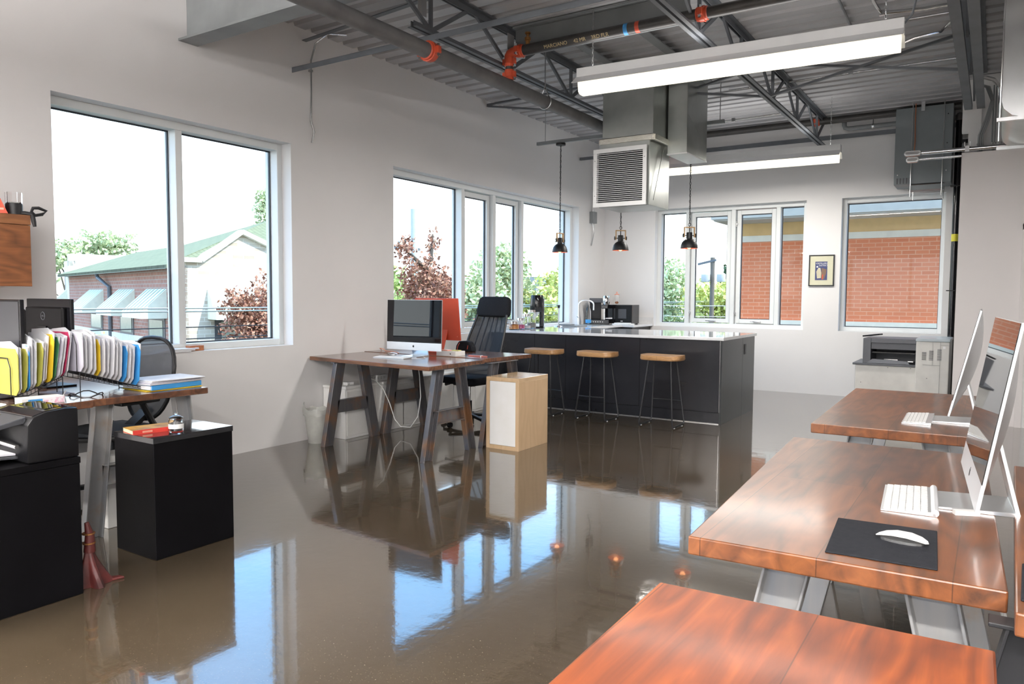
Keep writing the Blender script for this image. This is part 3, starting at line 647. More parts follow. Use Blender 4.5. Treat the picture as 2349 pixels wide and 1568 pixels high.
# bundles running down the upper wall
def run(lab, pts, r, m=M['zinc'], name='conduit_drop'):
    t = thing(name, lab, 'conduit', pts[-1]); MB().tube(pts, r, 10).build('conduit_tube', m, t, smooth=True)
    MB().tube([Vector(pts[-1])+Vector((0,0,.06)), Vector(pts[-1])+Vector((0,0,.09))], r*1.5, 10).build('fitting', M['zinc'], t); return t
run('thick shiny conduit bending down the upper wall beside the silver duct', [(5.16, 9.0, 3.60), (5.28, 9.3, 3.62), (5.335, 9.45, 3.58), (5.35, 9.5, 3.45), (5.35, 9.55, 2.93)], .020, M['chrome'])
for i, lab in enumerate(('leftmost grey flexible cable of the bundle on the upper wall', 'second grey flexible cable of the bundle on the upper wall', 'third grey flexible cable of the bundle on the upper wall')):
    run(lab, [(5.12, 9.1, 3.56), (5.22+i*.015, 9.35, 3.56), (5.27+i*.01, 9.5, 3.45), (5.22+i*.018, 9.5, 3.25), (5.17+i*.018, 9.5, 3.1), (5.165+i*.018, 9.55, 2.93)], .009, M['steel_lt'], 'cable_drop')
for i, lab in enumerate(('slim straight conduit between the cable bundle and the shiny bend', 'slim straight conduit touching the shiny bend on its left')):
    run(lab, [(5.29+i*.022, 9.55, 3.62), (5.29+i*.022, 9.55, 2.93)], .008, M['steel_lt'])
run('straight conduit at the far right beneath the silver duct', [(5.42, 9.55, 3.4), (5.42, 9.55, 2.93)], .016, M['zinc'])
# deck conduits
def dconduit(lab, pts, r=.010, m=M['zinc']):
    t = thing('deck_conduit', lab, 'conduit', pts[0]); MB().tube(pts, r, 8).build('conduit_tube', m, t, smooth=True)
    p = Vector(pts[len(pts)//2]); MB().box(p.x-.02, p.y-.02, p.z-.02, p.x+.02, p.y+.02, p.z+.02).build('strap', M['zinc'], t); return t
dconduit('thin grey conduit along the deck between the lights', [(3.0, 7.35, 3.745), (4.2, 7.35, 3.745), (5.0, 7.35, 3.745)])
dconduit('thin bright conduit along the deck beyond the crossed braces', [(2.7, 8.75, 3.745), (4.0, 8.75, 3.745), (5.0, 8.75, 3.745)])
dconduit('bent conduit dropping from the deck near the silver duct', [(4.45, 6.3, 3.75), (4.47, 6.9, 3.75), (4.5, 7.0, 3.72), (4.8, 7.02, 3.70), (5.05, 7.02, 3.70)], .014)
dconduit('slim conduit crossing the deck above the nearer light', [(4.28, 5.6, 3.74), (4.24, 6.4, 3.74), (4.22, 7.6, 3.74)], .012, M['steel_lt'])
dconduit('conduit from the ducts to the far light fixture', [(1.9, 9.3, 3.52), (2.6, 9.3, 3.53), (3.3, 9.3, 3.54)], .012)
jb = thing('junction_box', 'small pinkish junction box on the braces near the wide right joist', 'junction box', (4.50, 7.55, 3.60))
MB().box(4.45, 7.53, 3.575, 4.56, 7.58, 3.62).build('box_body', mat('pinkish_enamel', (.40,.28,.24), .5), jb, bevel=.003)
MB().tube([(4.56, 7.55, 3.6), (4.70, 7.55, 3.64), (4.90, 7.55, 3.66), (5.0, 7.55, 3.765)], .012, 8).build('flex_lead', M['chrome'], jb, smooth=True)
cbl = thing('power_cable', 'grey cable looping from the deck to the nearer light', 'cable', (4.75, 5.85, 3.2))
MB().tube([(4.55, 5.95, 3.75), (4.78, 5.92, 3.62), (4.86, 5.9, 3.46), (4.83, 5.88, 3.30), (4.78, 5.87, 3.24)], .008, 8).build('cable_sleeve', M['steel'], cbl, smooth=True)
# ---------------------------------------------------------------- trestle desks
def channel(a, b, n, wid, dep, th=.007):
    """steel channel from a to b, web facing n, flanges towards n"""
    a = Vector(a); b = Vector(b); n = Vector(n); d = (b-a).normalized(); s_ = d.cross(n).normalized()
    mb = MB(); prof = [(-wid/2,0),(wid/2,0),(wid/2,dep),(wid/2-th,dep),(wid/2-th,th),(-wid/2+th,th),(-wid/2+th,dep),(-wid/2,dep)]
    # keep the ends level
    def end(p):
        out = []
        for u, v in prof:
            q = p + s_*u + n*v
            k = (p.z-q.z)/d.z if abs(d.z) > .3 else 0
            out.append(q + d*k)
        return out
    vs = end(a)+end(b); m = len(prof)
    mb.add(vs, [tuple(range(m)), tuple(range(2*m-1, m-1, -1))]+[(i, i+m, (i+1) % m+m, (i+1) % m) for i in range(m)])
    return mb
def trestle(t, c, axis, face, h, hb=.36, ht=.20, m=None):
    m = m or M['beam']
    """A-frame centred at c=(x,y); legs spread along axis; channels open towards face"""
    A = Vector((1,0,0)) if axis == 'x' else Vector((0,1,0)); F = (Vector((0,1,0)) if axis == 'x' else Vector((1,0,0)))*face
    P = lambda a, z: Vector((c[0], c[1], 0)) + A*a + Vector((0,0,z))
    wi = .105
    zc = .345; xa = hb-wi/2-(hb-ht)*zc/h
    cb = channel(P(-xa+.04, zc), P(xa-.04, zc), F, .115, .045); tr = MB()
    q = P(0, 0); e = A*(ht+.03)
    x0, x1 = sorted((q.x-e.x-abs(F.x)*.002, q.x+e.x+abs(F.x)*.002)); y0, y1 = sorted((q.y-e.y, q.y+e.y))
    if axis == 'x': y0, y1 = sorted((q.y, q.y+F.y*.05))
    else: x0, x1 = sorted((q.x, q.x+F.x*.05))
    tr.box(x0, y0, h-.008, x1, y1, h)
    o = tr.build('trestle', m, t, bevel=.0015, seg=1); cb.build('crossbar', m, o, bevel=.0015, seg=1)
    for s_ in (-1, 1):
        l = channel(P(s_*(hb-wi/2), 0), P(s_*(ht-wi/2), h-.008), F, wi, .048).build('leg', m, o, bevel=.0015, seg=1)
        b_ = P(s_*(xa+.0), zc); 
    return o
def desk(lab, quad, top, th, wmat, tres, group, m=None):
    cx = sum(q[0] for q in quad)/4; cy = sum(q[1] for q in quad)/4
    t = thing('trestle_desk', lab, 'desk', (cx, cy, 0), 0, group)
    MB().prism(quad, top-th, top, 'z').build('desktop', wmat, t, bevel=.004)
    for k in tres: trestle(t, k[0], k[1], k[2], top-th, *(k[3:] if len(k) > 3 else ()), m=m)
    return t
G1 = 'trestle desks with thick stained tops'
DT = .785
desk('dark wooden trestle desk with the silver computer, in front of its twin', [(.02,4.815),(1.578,4.66),(1.545,5.49),(.02,5.52)], DT, .036, M['desk_d'], [((.40,4.995),'y',-1),((1.50,4.995),'y',1)], G1)
desk('dark wooden trestle desk with the red computer, between its twin and the black office chair', [(.02,5.535),(1.51,5.53),(1.576,6.248),(.02,6.30)], DT+.004, .038, M['desk_d'], [((.40,5.76),'y',-1),((1.53,5.77),'y',1)], G1)
desk('reddish wooden trestle desk with keyboard, mouse pad and large silver computer', [(4.778,1.715),(5.422,1.735),(5.37,3.21),(4.70,3.20)], DT, .045, M['desk_r'], [((5.13,1.90),'x',-1),((5.08,3.02),'x',1)], G1, M['beam_lt'])
desk('farthest reddish wooden trestle desk on the right, in front of the copier', [(4.69,3.60),(5.36,3.62),(5.33,5.17),(4.654,5.17)], DT, .045, M['desk_r'], [((5.03,3.80),'x',-1),((5.0,4.98),'x',1)], G1, M['beam_lt'])
desk('empty bright orange-brown trestle desk closest to the camera', [(4.83,1.405),(5.40,1.430),(5.43,-.15),(4.86,-.15)], DT, .045, M['desk_o'], [((5.13,1.22),'x',1),((5.13,.05),'x',-1)], G1, M['beam_lt'])
desk('trestle desk cut off by the right frame edge, black pad on its corner', [(5.430,1.610),(6.10,1.56),(6.14,3.02),(5.455,3.05)], DT+.006, .045, M['desk_r'], [((5.62,1.705),'x',-1),((5.80,2.85),'x',1)], G1, M['black'])  # trestle coloured black to stand for the shadow on its legs
desk('dark wooden trestle desk by the left window with wire file racks', [(.02,2.125),(1.305,2.125),(1.315,2.835),(.02,2.835)], DT, .038, M['desk_d'], [((1.20,2.47),'y',1,.37,.29),((.25,2.47),'y',-1,.37,.29)], G1, M['beam_lt'])
desk('dark wooden trestle desk behind the black desktop printer at the left edge', [(.25,1.38),(1.365,1.40),(1.345,2.118),(.25,2.115)], DT+.004, .040, M['desk_d'], [((1.10,1.76),'y',1,.33,.27),((.45,1.76),'y',-1,.33,.27)], G1, M['beam_lt'])

# ---------------------------------------------------------------- computers
APPLE = [(0,.30),(.10,.335),(.22,.345),(.34,.30),(.42,.23),(.35,.16),(.315,.05),(.34,-.06),(.40,-.14),(.46,-.17),(.40,-.32),(.30,-.46),(.20,-.52),(.10,-.50),(0,-.475),(-.10,-.50),(-.20,-.52),(-.31,-.45),(-.42,-.28),(-.47,-.08),(-.46,.10),(-.38,.25),(-.26,.335),(-.12,.335)]
LEAF = [(.01,.37),(.03,.48),(.10,.57),(.20,.62),(.20,.52),(.13,.42)]
def logo(parent, Mx, y, size, m, zc, xc=0, flip=1):
    mb = MB()
    for poly in (APPLE, LEAF): mb.prism([(xc+flip*u*size, zc+v*size) for u, v in poly], y, y-.0008, 'y', M=Mx)
    return mb.build('logo', m, parent)
def allinone(lab, loc, rz, tilt, W_=.65, Hh=.46, gap=.06, side='silver'):
    """local frame: screen faces -y, foot on the desk at loc"""
    t = thing('desktop_computer', lab, 'computer', loc, rz)
    base = T(loc, rz); Mx = base @ Matrix.Translation((0, -.012, gap)) @ Matrix.Rotation(-tilt, 4, 'X')
    n = 14; mb = MB(); vs = []; fs = []
    for j in range(n+1):
        for i in range(n+1):
            u = 2*i/n-1; v = 2*j/n-1
            d = .0065 + .046*(1-abs(u)**2.1)*(1-abs(v)**2.1)
            vs.append(Mx @ Vector((u*W_/2, d, (v+1)/2*Hh)))
    for j in range(n):
        for i in range(n): a = j*(n+1)+i; fs.append((a, a+1, a+n+2, a+n+1))
    m = len(vs); ring = [(i) for i in range(n+1)]+[(n+1)*k+n for k in range(1, n+1)]+[(n+1)*n+i for i in range(n-1, -1, -1)]+[(n+1)*k for k in range(n-1, 0, -1)]
    fr = []
    for idx in ring:
        j, i = divmod(idx, n+1); fr.append(len(vs)); vs.append(Mx @ Vector(((2*i/n-1)*W_/2, 0, j/n*Hh)))
    for k in range(len(ring)): fs.append((ring[k], ring[(k+1) % len(ring)], fr[(k+1) % len(ring)], fr[k]))
    fs.append(tuple(fr)); mb.add(vs, fs); body = mb.build('housing', M['alu'], t, smooth=True)
    MB().box(-W_/2+.002, -.002, .072, W_/2-.002, 0, Hh-.002, M=Mx).build('screen', M['screen'], t)
    MB().box(-W_/2+.001, -.0018, .001, W_/2-.001, 0, .071, M=Mx).build('chin', M['aluw'], t)
    logo(t, Mx, -.0019, .022, M['black'], .038)
    # L-shaped stand
    st = MB(); w2 = .095
    prof = [(-.085, 0), (.100, 0), (.105, .006), (.055, .20), (.050, .22), (.044, .22), (.046, .20), (.092, .012), (-.085, .007)]
    st.prism([(a, b) for a, b in prof], -w2, w2, 'x', M=base)
    st.build('stand', M['alu'], t, bevel=.001, seg=1)
    return t
allinone('silver all-in-one computer with black screen facing the room, on the dark desk', (.83, 5.36, DT), .02, .03, .65, .47, .062)
allinone('large silver all-in-one computer seen edge-on, nearest on the right', (5.345, 2.425, DT), -1.494, .16, .65, .47, .055)
allinone('silver all-in-one computer seen from behind, farther away on the right', (5.235, 4.045, DT), -PI/2+.01, .22, .65, .47, .065)
t = thing('desktop_computer', 'coral red all-in-one computer showing its back on the second dark desk', 'computer', (.70, 5.90, DT+.004), 0)
Mr = T((.70, 5.90, DT+.004+.125), 0) @ Matrix.Rotation(.12, 4, 'X')
MB().box(-.2735, -.006, 0, .2735, .006, .42, M=Mr).build('housing', M['red'], t, bevel=.004)
MB().box(-.265, .006, .075, .265, .0075, .41, M=Mr).build('screen', M['screen'], t)
logo(t, Mr, -.0062, .075, M['redlight'], .27, flip=-1)
MB().prism([(-.13, 0), (.02, 0), (.02, .004), (-.118, .004), (-.035, .24), (-.03, .27), (-.036, .27), (-.045, .24), (-.13, .006)], .58, .82, 'x', M=Matrix.Translation((0, 5.93, DT+.004))).build('stand', M['red'], t, bevel=.001, seg=1)
MB().tube([Mr @ Vector((.235, -.0075, .04)), Mr @ Vector((.235, -.006, .04))], .004, 8).build('port_mark', M['redlight'], t)

def keyboard(lab, c, rz, L_=.28, W_=.13, m=None, tube=True, group='small white keyboards'):
    t = thing('keyboard', lab, 'keyboard', c, rz, group); Mx = T(c, rz)
    MB().prism([(-W_/2, 0), (W_/2, 0), (W_/2, .013), (-W_/2, .005)], -L_/2, L_/2, 'x', M=Mx).build('keyboard_body', M['alu'], t, bevel=.001, seg=1)
    if tube: MB().tube([Mx @ Vector((-L_/2, W_/2-.006, .010)), Mx @ Vector((L_/2, W_/2-.006, .010))], .0095, 14).build('battery_tube', M['aluw'], t, smooth=True)
    mb = MB(); rows, cols = 6, 14; kw = (L_-.012)/cols; kd = (W_-.028)/rows
    for r in range(rows):
        y_ = -W_/2+.006+r*kd; z_ = .0055+(.008*(y_+W_/2)/W_)
        if r == 0: spans = [(0,1),(1,2),(2,3),(3,4.2),(4.2,9),(9,10.2),(10.2,11.4),(11.4,12.3),(12.3,13.1),(13.1,14)]
        else: spans = [(k, k+1) for k in range(cols)]
        for a, b in spans:
            mb.box(-L_/2+.006+a*kw+.001, y_+.001, z_, -L_/2+.006+b*kw-.001, y_+kd-.001, z_+.003, M=Mx)
    mb.build('keys', M['white'], t); return t
keyboard('white keyboard between the black mouse pad and the nearest silver computer', (5.195, 2.372, DT), -1.50, .30, .135)
keyboard('white keyboard on the farthest right desk', (5.095, 4.0, DT), -1.55, .34, .12, tube=False)
keyboard('white keyboard in front of the silver computer on the dark desk', (.77, 5.12, DT), .04, .36, .12, tube=False)
def mouse(lab, c, rz):
    t = thing('computer_mouse', lab, 'mouse', c, rz, 'white computer mice'); Mx = T(c, rz)
    n = 14; m = 10; vs = []; fs = []
    for j in range(m+1):
        for i in range(n):
            a = 2*PI*i/n; v = j/m; rr = math.sin(v*PI/2)
            x_ = .057*rr*math.copysign(abs(math.cos(a))**.85, math.cos(a)); y_ = .029*rr*math.copysign(abs(math.sin(a))**.85, math.sin(a))
            z_ = .006+.017*(1-(x_/.0575)**2)*(1-.25*(y_/.029)**2)
            vs.append(Mx @ Vector((x_, y_, z_)))
    for j in range(m):
        for i in range(n): fs.append((j*n+i, j*n+(i+1) % n, (j+1)*n+(i+1) % n, (j+1)*n+i))
    fs.append(tuple(m*n+i for i in range(n)))
    MB().add(vs, fs).build('mouse_shell', M['white'], t, smooth=True)
    MB().prism([(.047*math.cos(a), .021*math.sin(a)) for a in [k*PI/8 for k in range(16)]], 0, .006, 'z', M=Mx).build('mouse_base', M['zinc'], t); return t
pd = MB().prism([(5.076,1.775),(5.298,1.785),(5.280,2.087),(5.056,2.07)], DT, DT+.0035, 'z').build('mouse_pad', M['fabric'], bevel=.0015, seg=1)
tag(pd, 'black mouse pad near the front edge of the reddish desk', 'mouse pad')
mouse('white mouse lying on the black mouse pad', (5.215, 1.945, DT+.0035), -.12)
mouse('white mouse beside the keyboard under the silver computer', (.50, 5.42, DT), .3)
pd2 = MB().prism([(5.440,1.675),(5.68,1.66),(5.69,1.90),(5.448,1.91)], DT+.006, DT+.010, 'z').build('mouse_pad', M['fabric'], bevel=.0015, seg=1)
tag(pd2, 'black mouse pad on the desk cut off at the right edge', 'mouse pad')

# ---------------------------------------------------------------- pedestals and boxes
def pedestal(lab, x0, y0, x1, y1, h, name='storage_box'):
    t = thing(name, lab, 'cabinet', ((x0+x1)/2, (y0+y1)/2, 0), 0, 'low storage boxes between the desks')
    return t
t = pedestal('black storage box with a book and a glass jar on top', 1.475, 2.15, 1.84, 2.62, .63)
MB().box(1.478, 2.153, 0, 1.837, 2.617, .60).build('carcass', M['blackwood'], t, bevel=.002, seg=1)
MB().box(1.475, 2.15, .60, 1.84, 2.62, .630).build('top_panel', mat('black_lacquer_top', (.012,.012,.014), .10, Coat_Weight=.6), t, bevel=.0015, seg=1)
t = pedestal('tall black storage box carrying the black printer, at the left edge', 1.55, 1.05, 1.955, 1.735, .63)
MB().box(1.553, 1.053, 0, 1.952, 1.732, .60).build('carcass', M['blackwood'], t, bevel=.002, seg=1)
MB().box(1.55, 1.05, .60, 1.955, 1.735, .628).build('top_panel', M['blackwood'], t, bevel=.0015, seg=1)
t = pedestal('pale birch storage box with a white front standing beside the dark desks', 1.585, 5.45, 1.93, 5.95, .637)
x0, y0, x1, y1 = 1.59, 5.45, 1.935, 5.95
MB().box(x0, y0, 0, x0+.035, y1, .605).build('side_panel', M['oak'], t, bevel=.001, seg=1)
MB().box(x1-.035, y0, 0, x1, y1, .605).build('side_panel', M['oak'], t, bevel=.001, seg=1)
MB().box(x0, y0, .605, x1, y1, .640).build('top_panel', M['oaktop'], t, bevel=.001, seg=1)
MB().box(x0+.035, y0, 0, x1-.035, y1, .035).box(x0+.035, y1-.02, .035, x1-.035, y1, .605).build('base_panel', M['oak'], t)
MB().box(x0+.037, y0+.004, .037, x1-.037, y0+.02, .603).build('front_panel', M['white'], t)
# low white storage bench under the dark desks, along the wall
t = thing('storage_bench', 'low white storage bench along the wall beneath the dark desks', 'cabinet', (.17, 6.2, 0))
MB().box(.01, 4.99, 0, .30, 7.5, .475).build('carcass', M['white'], t, bevel=.003, seg=1)
for a in (5.01, 5.41, 5.80, 6.23, 6.66, 7.08): MB().box(.30, a, .03, .306, a+.40, .45).build('door', M['white'], t, bevel=.001, seg=1)
MB().box(.008, 4.985, .475, .312, 7.5, .50).build('top_panel', M['white'], t, bevel=.002, seg=1)
t = thing('power_strip', 'white power strip on top of the low white bench', 'power strip', (.2, 5.53, .5))
MB().box(.185, 5.38, .50, .225, 5.66, .56).build('strip_body', M['whitemetal'], t, bevel=.004)
mb = MB()
for i in range(5):
    for dz in (.02, .035): mb.box(.225, 5.42+i*.045, .50+dz, .2258, 5.424+i*.045, .508+dz); mb.box(.225, 5.432+i*.045, .50+dz, .2258, 5.436+i*.045, .508+dz)
mb.build('sockets', M['darkgrey'], t)
MB().tube([(.21,5.40,.54),(.34,5.36,.53),(.40,5.40,.45),(.43,5.46,.30),(.46,5.50,.14),(.52,5.52,.07),(.66,5.50,.08),(.78,5.47,.20),(.84,5.44,.40),(.86,5.40,.60),(.86,5.37,.745)], .0045, 8).build('power_cord', M['cable'], t, smooth=True)
t = thing('power_adapter', 'small white power adapter on the left end of the low bench', 'adapter', (.2, 5.1, .5))
MB().box(.19, 5.07, .50, .25, 5.16, .53).build('adapter_body', M['whitemetal'], t, bevel=.006)
MB().tube([(.25, 5.1, .515), (.30, 5.0, .50), (.36, 4.95, .42), (.37, 4.85, .33), (.25, 4.75, .30)], .003, 6).build('adapter_lead', M['cable'], t, smooth=True)
t = thing('waste_bin', 'frosted plastic waste bin standing by the wall beside the dark desk', 'bin', (.16, 4.66, 0))
MB().lathe([(.001,.004),(.075,.004),(.078,0),(.115,.30),(.118,.31),(.112,.31),(.074,.01),(.001,.01)], (.17, 4.76, 0), 28).build('bin_body', M['frost'], t, smooth=True)
mb = MB(); n = 26; vs = []
for j, (r, z) in enumerate(((.110,.285),(.119,.314),(.125,.30),(.124,.26))):
    for k in range(n): vs.append((.17+(r+.003*math.sin(k*3.1+j))*math.cos(2*PI*k/n), 4.76+(r+.004*math.cos(k*2.3+j))*math.sin(2*PI*k/n), z+.012*math.sin(k*1.7+j)+(.05 if (j == 1 and k in (15,16,17,18)) else 0)))
mb.add(vs, [(j*n+k, j*n+(k+1) % n, (j+1)*n+(k+1) % n, (j+1)*n+k) for j in range(3) for k in range(n)])
mb.build('bin_liner', M['frost'], t, smooth=True)
# things on the dark desks
t = thing('computer_box', 'white cardboard box with a small black logo in front of the red computer', 'box', (1.14, 5.62, DT+.004))
Mx = T((1.14, 5.64, DT+.004), -.05)
MB().box(-.22, -.07, 0, .02, .07, .045, M=Mx).build('box_lid', M['white'], t, bevel=.002)
logo(t, Mx, -.0705, .014, M['black'], .022, -.045)
tag(MB().box(.0,.0,0,.08,.05,.006,M=T((1.06,5.63,DT+.05),.1)).build('sticky_notes', mat('pale_yellow_note',(.75,.72,.25),.6)), 'pale yellow sticky notes on the white logo box', 'sticky notes')
tag(MB().box(-.1,.0,0,.05,.07,.008,M=T((1.0,5.58,DT+.05),.0)).build('booklet', M['redlight']), 'pink booklet on the left end of the white logo box', 'booklet')
t = thing('pencil_tray', 'long pinkish tray with a white band on the second dark desk', 'tray', (1.36, 5.70, DT+.004))
MB().box(1.235, 5.66, DT+.004, 1.44, 5.685, DT+.016).build('tray_body', mat('rose_metal', (.5,.16,.13), .35), t, bevel=.003)
MB().box(1.375, 5.658, DT+.0045, 1.385, 5.687, DT+.018).build('white_band', M['white'], t)
t = thing('backpack', 'black object with red piping standing behind the white logo box', 'bag', (.95, 6.1, DT+.004))
MB().prism([(-.11, 0), (.10, 0), (.09, .05), (.06, .10), (.02, .11), (-.07, .105), (-.10, .06)], -.04, .04, 'y', M=T((.86, 6.14, DT+.004), .1)).build('bag_body', M['fabric'], t, bevel=.012)
MB().tube([(.78, 6.09, DT+.02), (.79, 6.09, DT+.06), (.81, 6.095, DT+.095)], .003, 6).tube([(.90, 6.10, DT+.03), (.91, 6.10, DT+.07)], .003, 6).build('red_piping', M['red'], t)
t = thing('usb_cable', 'coral red cable lying across the dark desk', 'cable', (.35, 5.6, DT))
MB().tube([(.06,5.75,DT+.010),(.10,5.68,DT+.03),(.16,5.66,DT+.03),(.20,5.66,DT+.009),(.34,5.62,DT+.009),(.46,5.56,DT+.009),(.52,5.44,DT+.009)], .004, 6).build('cable_sleeve', M['redlight'], t, smooth=True)
t = thing('charging_cable', 'thin white cable curling from the stand to the keyboard', 'cable', (.9, 5.3, DT))
MB().tube([(.965,5.155,DT+.004),(1.05,5.19,DT+.004),(1.03,5.28,DT+.004),(.95,5.34,DT+.01)], .002, 6).build('cable_sleeve', M['cable'], t, smooth=True)

# ---------------------------------------------------------------- office chairs
def office_chair(loc, rz):
    """faces -y; back at +y"""
    t = thing('office_chair', 'black high-backed mesh office chair behind the red computer', 'chair', loc, rz); B_ = T(loc, rz)
    P = lambda x_, y_, z_: B_ @ Vector((x_, y_, z_))
    mb = MB(); seat = [(-.25,-.20),(-.22,-.24),(0,-.255),(.22,-.24),(.25,-.20),(.255,.10),(.22,.22),(-.22,.22),(-.255,.10)]
    mb.prism(seat, .445, .515, 'z', M=B_).build('seat', M['fabric'], t, bevel=.02, seg=3, smooth=True)
    MB().box(-.13,-.12,.415,.13,.14,.445,M=B_).build('tilt_plate', M['black'], t, bevel=.01)
    # back: tapered curved mesh
    prof = [(.44,.12,.225),(.55,.17,.245),(.68,.215,.250),(.80,.265,.245),(.92,.32,.235),(1.05,.38,.215),(1.15,.42,.200)]
    vs = []; fs = []; n = 10
    for z_, y_, hw in prof:
        for i in range(n+1):
            u = 2*i/n-1; vs.append(P(u*hw, y_ - .035*abs(u)**2, z_))
    for j in range(len(prof)-1):
        for i in range(n): a = j*(n+1)+i; fs.append((a, a+1, a+n+2, a+n+1))
    MB().add(vs, fs).build('mesh_back', M['netting'], t, smooth=True)
    for s_ in (-1, 1):
        MB().tube([P(s_*hw, y_-.035, z_) for z_, y_, hw in prof], .014, 8).build('back_rail', M['black'], t, smooth=True)
    for a in (-.62, -.3, 0, .3, .62): 
        MB().tube([P(a*hw, y_+.012-.035*a*a, z_) for z_, y_, hw in prof[2:]], .007, 6).build('back_rib', M['black'], t)
    hr = [(-.19,1.125),(-.22,1.14),(-.225,1.20),(-.21,1.32),(-.17,1.35),(.17,1.35),(.21,1.32),(.225,1.20),(.22,1.14),(.19,1.125)]
    MB().prism(hr, .0, .06, 'y', M=B_ @ Matrix.Translation((0,.395,0)) @ Matrix.Translation((0,0,1.24)) @ Matrix.Rotation(-.2,4,'X') @ Matrix.Translation((0,0,-1.235))).build('headrest', M['fabric'], t, bevel=.02, seg=3, smooth=True)
    MB().bar(P(0,.17,.46), P(0,.03,.41), .08, .03).build('back_bracket', M['black'], t)
    MB().tube([P(0,0,.10), P(0,0,.25)], .028, 16).build('gas_sleeve', M['blackpl'], t, smooth=True)
    MB().tube([P(0,0,.2), P(0,0,.42)], .014, 12).build('gas_lift', M['chrome'], t, smooth=True)
    MB().tube([P(-.10,0,.425), P(-.24,-.03,.415)], .006, 8).tube([P(-.24,-.03,.415), P(-.30,-.04,.405)], [.008,.018], 8).build('lever', M['black'], t)
    for k in range(5):
        a = k*2*PI/5+.9; e = (.30*math.cos(a), .30*math.sin(a))
        sp = MB().bar(P(0,0,.105), P(e[0],e[1],.075), .045, .03).build('base_arm', M['blackpl'], t, bevel=.006)
        MB().tube([P(e[0]-.018*math.sin(a),e[1]+.018*math.cos(a),.028), P(e[0]+.018*math.sin(a),e[1]-.018*math.cos(a),.028)], .028, 14).tube([P(e[0],e[1],.04),P(e[0],e[1],.08)],.008,8).build('caster', M['blackpl'], sp, smooth=True)
    return t
office_chair((.74, 6.36, 0), -.06)
t = thing('office_chair', 'office chair with a rounded grey mesh back and armrests by the tall window', 'chair', (.50, 2.68, 0)); B_ = T((.47, 2.70, 0), .10)
P = lambda x_, y_, z_: B_ @ Vector((x_, y_, z_))
ring = []
for i in range(28):
    a = 2*PI*i/28; c_, s_ = math.cos(a), math.sin(a)
    hx = .235*math.copysign(abs(c_)**.7, c_)*(1-.16*(s_ < 0)*abs(s_)); hz = .28*math.copysign(abs(s_)**.75, s_)
    ring.append(P(hx, .27+.10*(hz/.28)*.5+.02*abs(c_), .775+hz))
cc = P(0, .30, .775)
MB().tube(ring, .014, 8, closed=True).build('back_rim', M['black'], t, smooth=True)
MB().add(ring+[cc], [(i, (i+1) % 28, 28) for i in range(28)]).build('mesh_back', M['netting_g'], t, smooth=True)
MB().prism([(-.25,-.24),(.25,-.24),(.26,.0),(.22,.22),(-.22,.22),(-.26,.0)], .43, .47, 'z', M=B_).build('seat', M['netting_g'], t, bevel=.012, smooth=True)
MB().tube([P(-.26,-.22,.445), P(0,-.27,.425), P(.26,-.22,.445), P(.28,.0,.45), P(.23,.23,.45), P(-.23,.23,.45), P(-.28,0,.45)], .018, 8, closed=True).build('seat_rim', M['black'], t, smooth=True)
for s_ in (-1, 1):
    MB().box(s_*.31-.045, -.18, .655, s_*.31+.045, .10, .685, M=B_).build('armrest', M['blackpl'], t, bevel=.012)
    MB().tube([P(s_*.30,.0,.66), P(s_*.29,.08,.52), P(s_*.20,.20,.42)], .02, 8).build('arm_post', M['black'], t, smooth=True)
MB().bar(P(0,.27,.56), P(0,.05,.40), .10, .03).build('back_bracket', M['black'], t)
MB().tube([P(0,0,.09), P(0,0,.42)], .026, 14).build('gas_lift', M['black'], t, smooth=True)
for k in range(5):
    a = k*2*PI/5+.3; e = (.30*math.cos(a), .30*math.sin(a))
    sp = MB().bar(P(0,0,.10), P(e[0],e[1],.075), .05, .03).build('base_arm', M['blackpl'], t, bevel=.006)
    MB().tube([P(e[0]-.018*math.sin(a),e[1]+.018*math.cos(a),.028), P(e[0]+.018*math.sin(a),e[1]-.018*math.cos(a),.028)], .028, 12).tube([P(e[0],e[1],.04),P(e[0],e[1],.08)],.008,8).build('caster', M['blackpl'], sp, smooth=True)

# ---------------------------------------------------------------- kitchen
XI, YF, YB, HC = 2.975, 7.83, 9.10, .897
t = thing('kitchen_island', 'long charcoal kitchen peninsula with a flat panelled front', 'kitchen island', (1.5, 8.45, 0))
MB().box(.64, YF+.02, .0, XI-.02, YB-.02, HC).box(.004, YF+.02, 0, .64, YB-.02, HC).build('carcass', M['cabend'], t)
xs = [.02, .655, 1.09, 2.04, XI-.022]
for a, b in zip(xs, xs[1:]): MB().box(a+.0015, YF, .125, b-.0015, YF+.019, HC-.004).build('front_panel', M['cab'], t, bevel=.001, seg=1)
MB().box(.02, YF+.006, .008, XI-.022, YF+.019, .121).build('plinth', M['cab'], t)
MB().box(.02, YF-.003, 0, XI-.022, YF+.006, .008).build('floor_trim', M['zinc'], t)
MB().box(XI-.02, YF-.002, 0, XI, 8.60, HC-.001).build('end_panel', M['cabend'], t, bevel=.001, seg=1)
MB().box(XI-.02, 8.603, 0, XI, YB, HC-.001).build('end_panel', M['cabend'], t, bevel=.001, seg=1)
MB().box(XI-.0225, YF-.0035, .125, XI-.019, YF-.001, HC-.004).build('edge_strip', M['zinc'], t)
o_ = MB().box(XI, 8.655, .70, XI+.004, 8.73, .82).build('socket_plate', M['black'], t, bevel=.001, seg=1)
MB().box(XI+.004, 8.675, .73, XI+.006, 8.71, .79).build('socket_face', M['darkgrey'], o_)
mb = MB().prism([(.0, YF-.02), (XI+.02, YF-.02), (XI+.02, YB+.02), (.66, YB+.02), (.66, 10.36), (.86, 10.36), (.86, D-.003), (.0, D-.003)], HC, HC+.033, 'z')
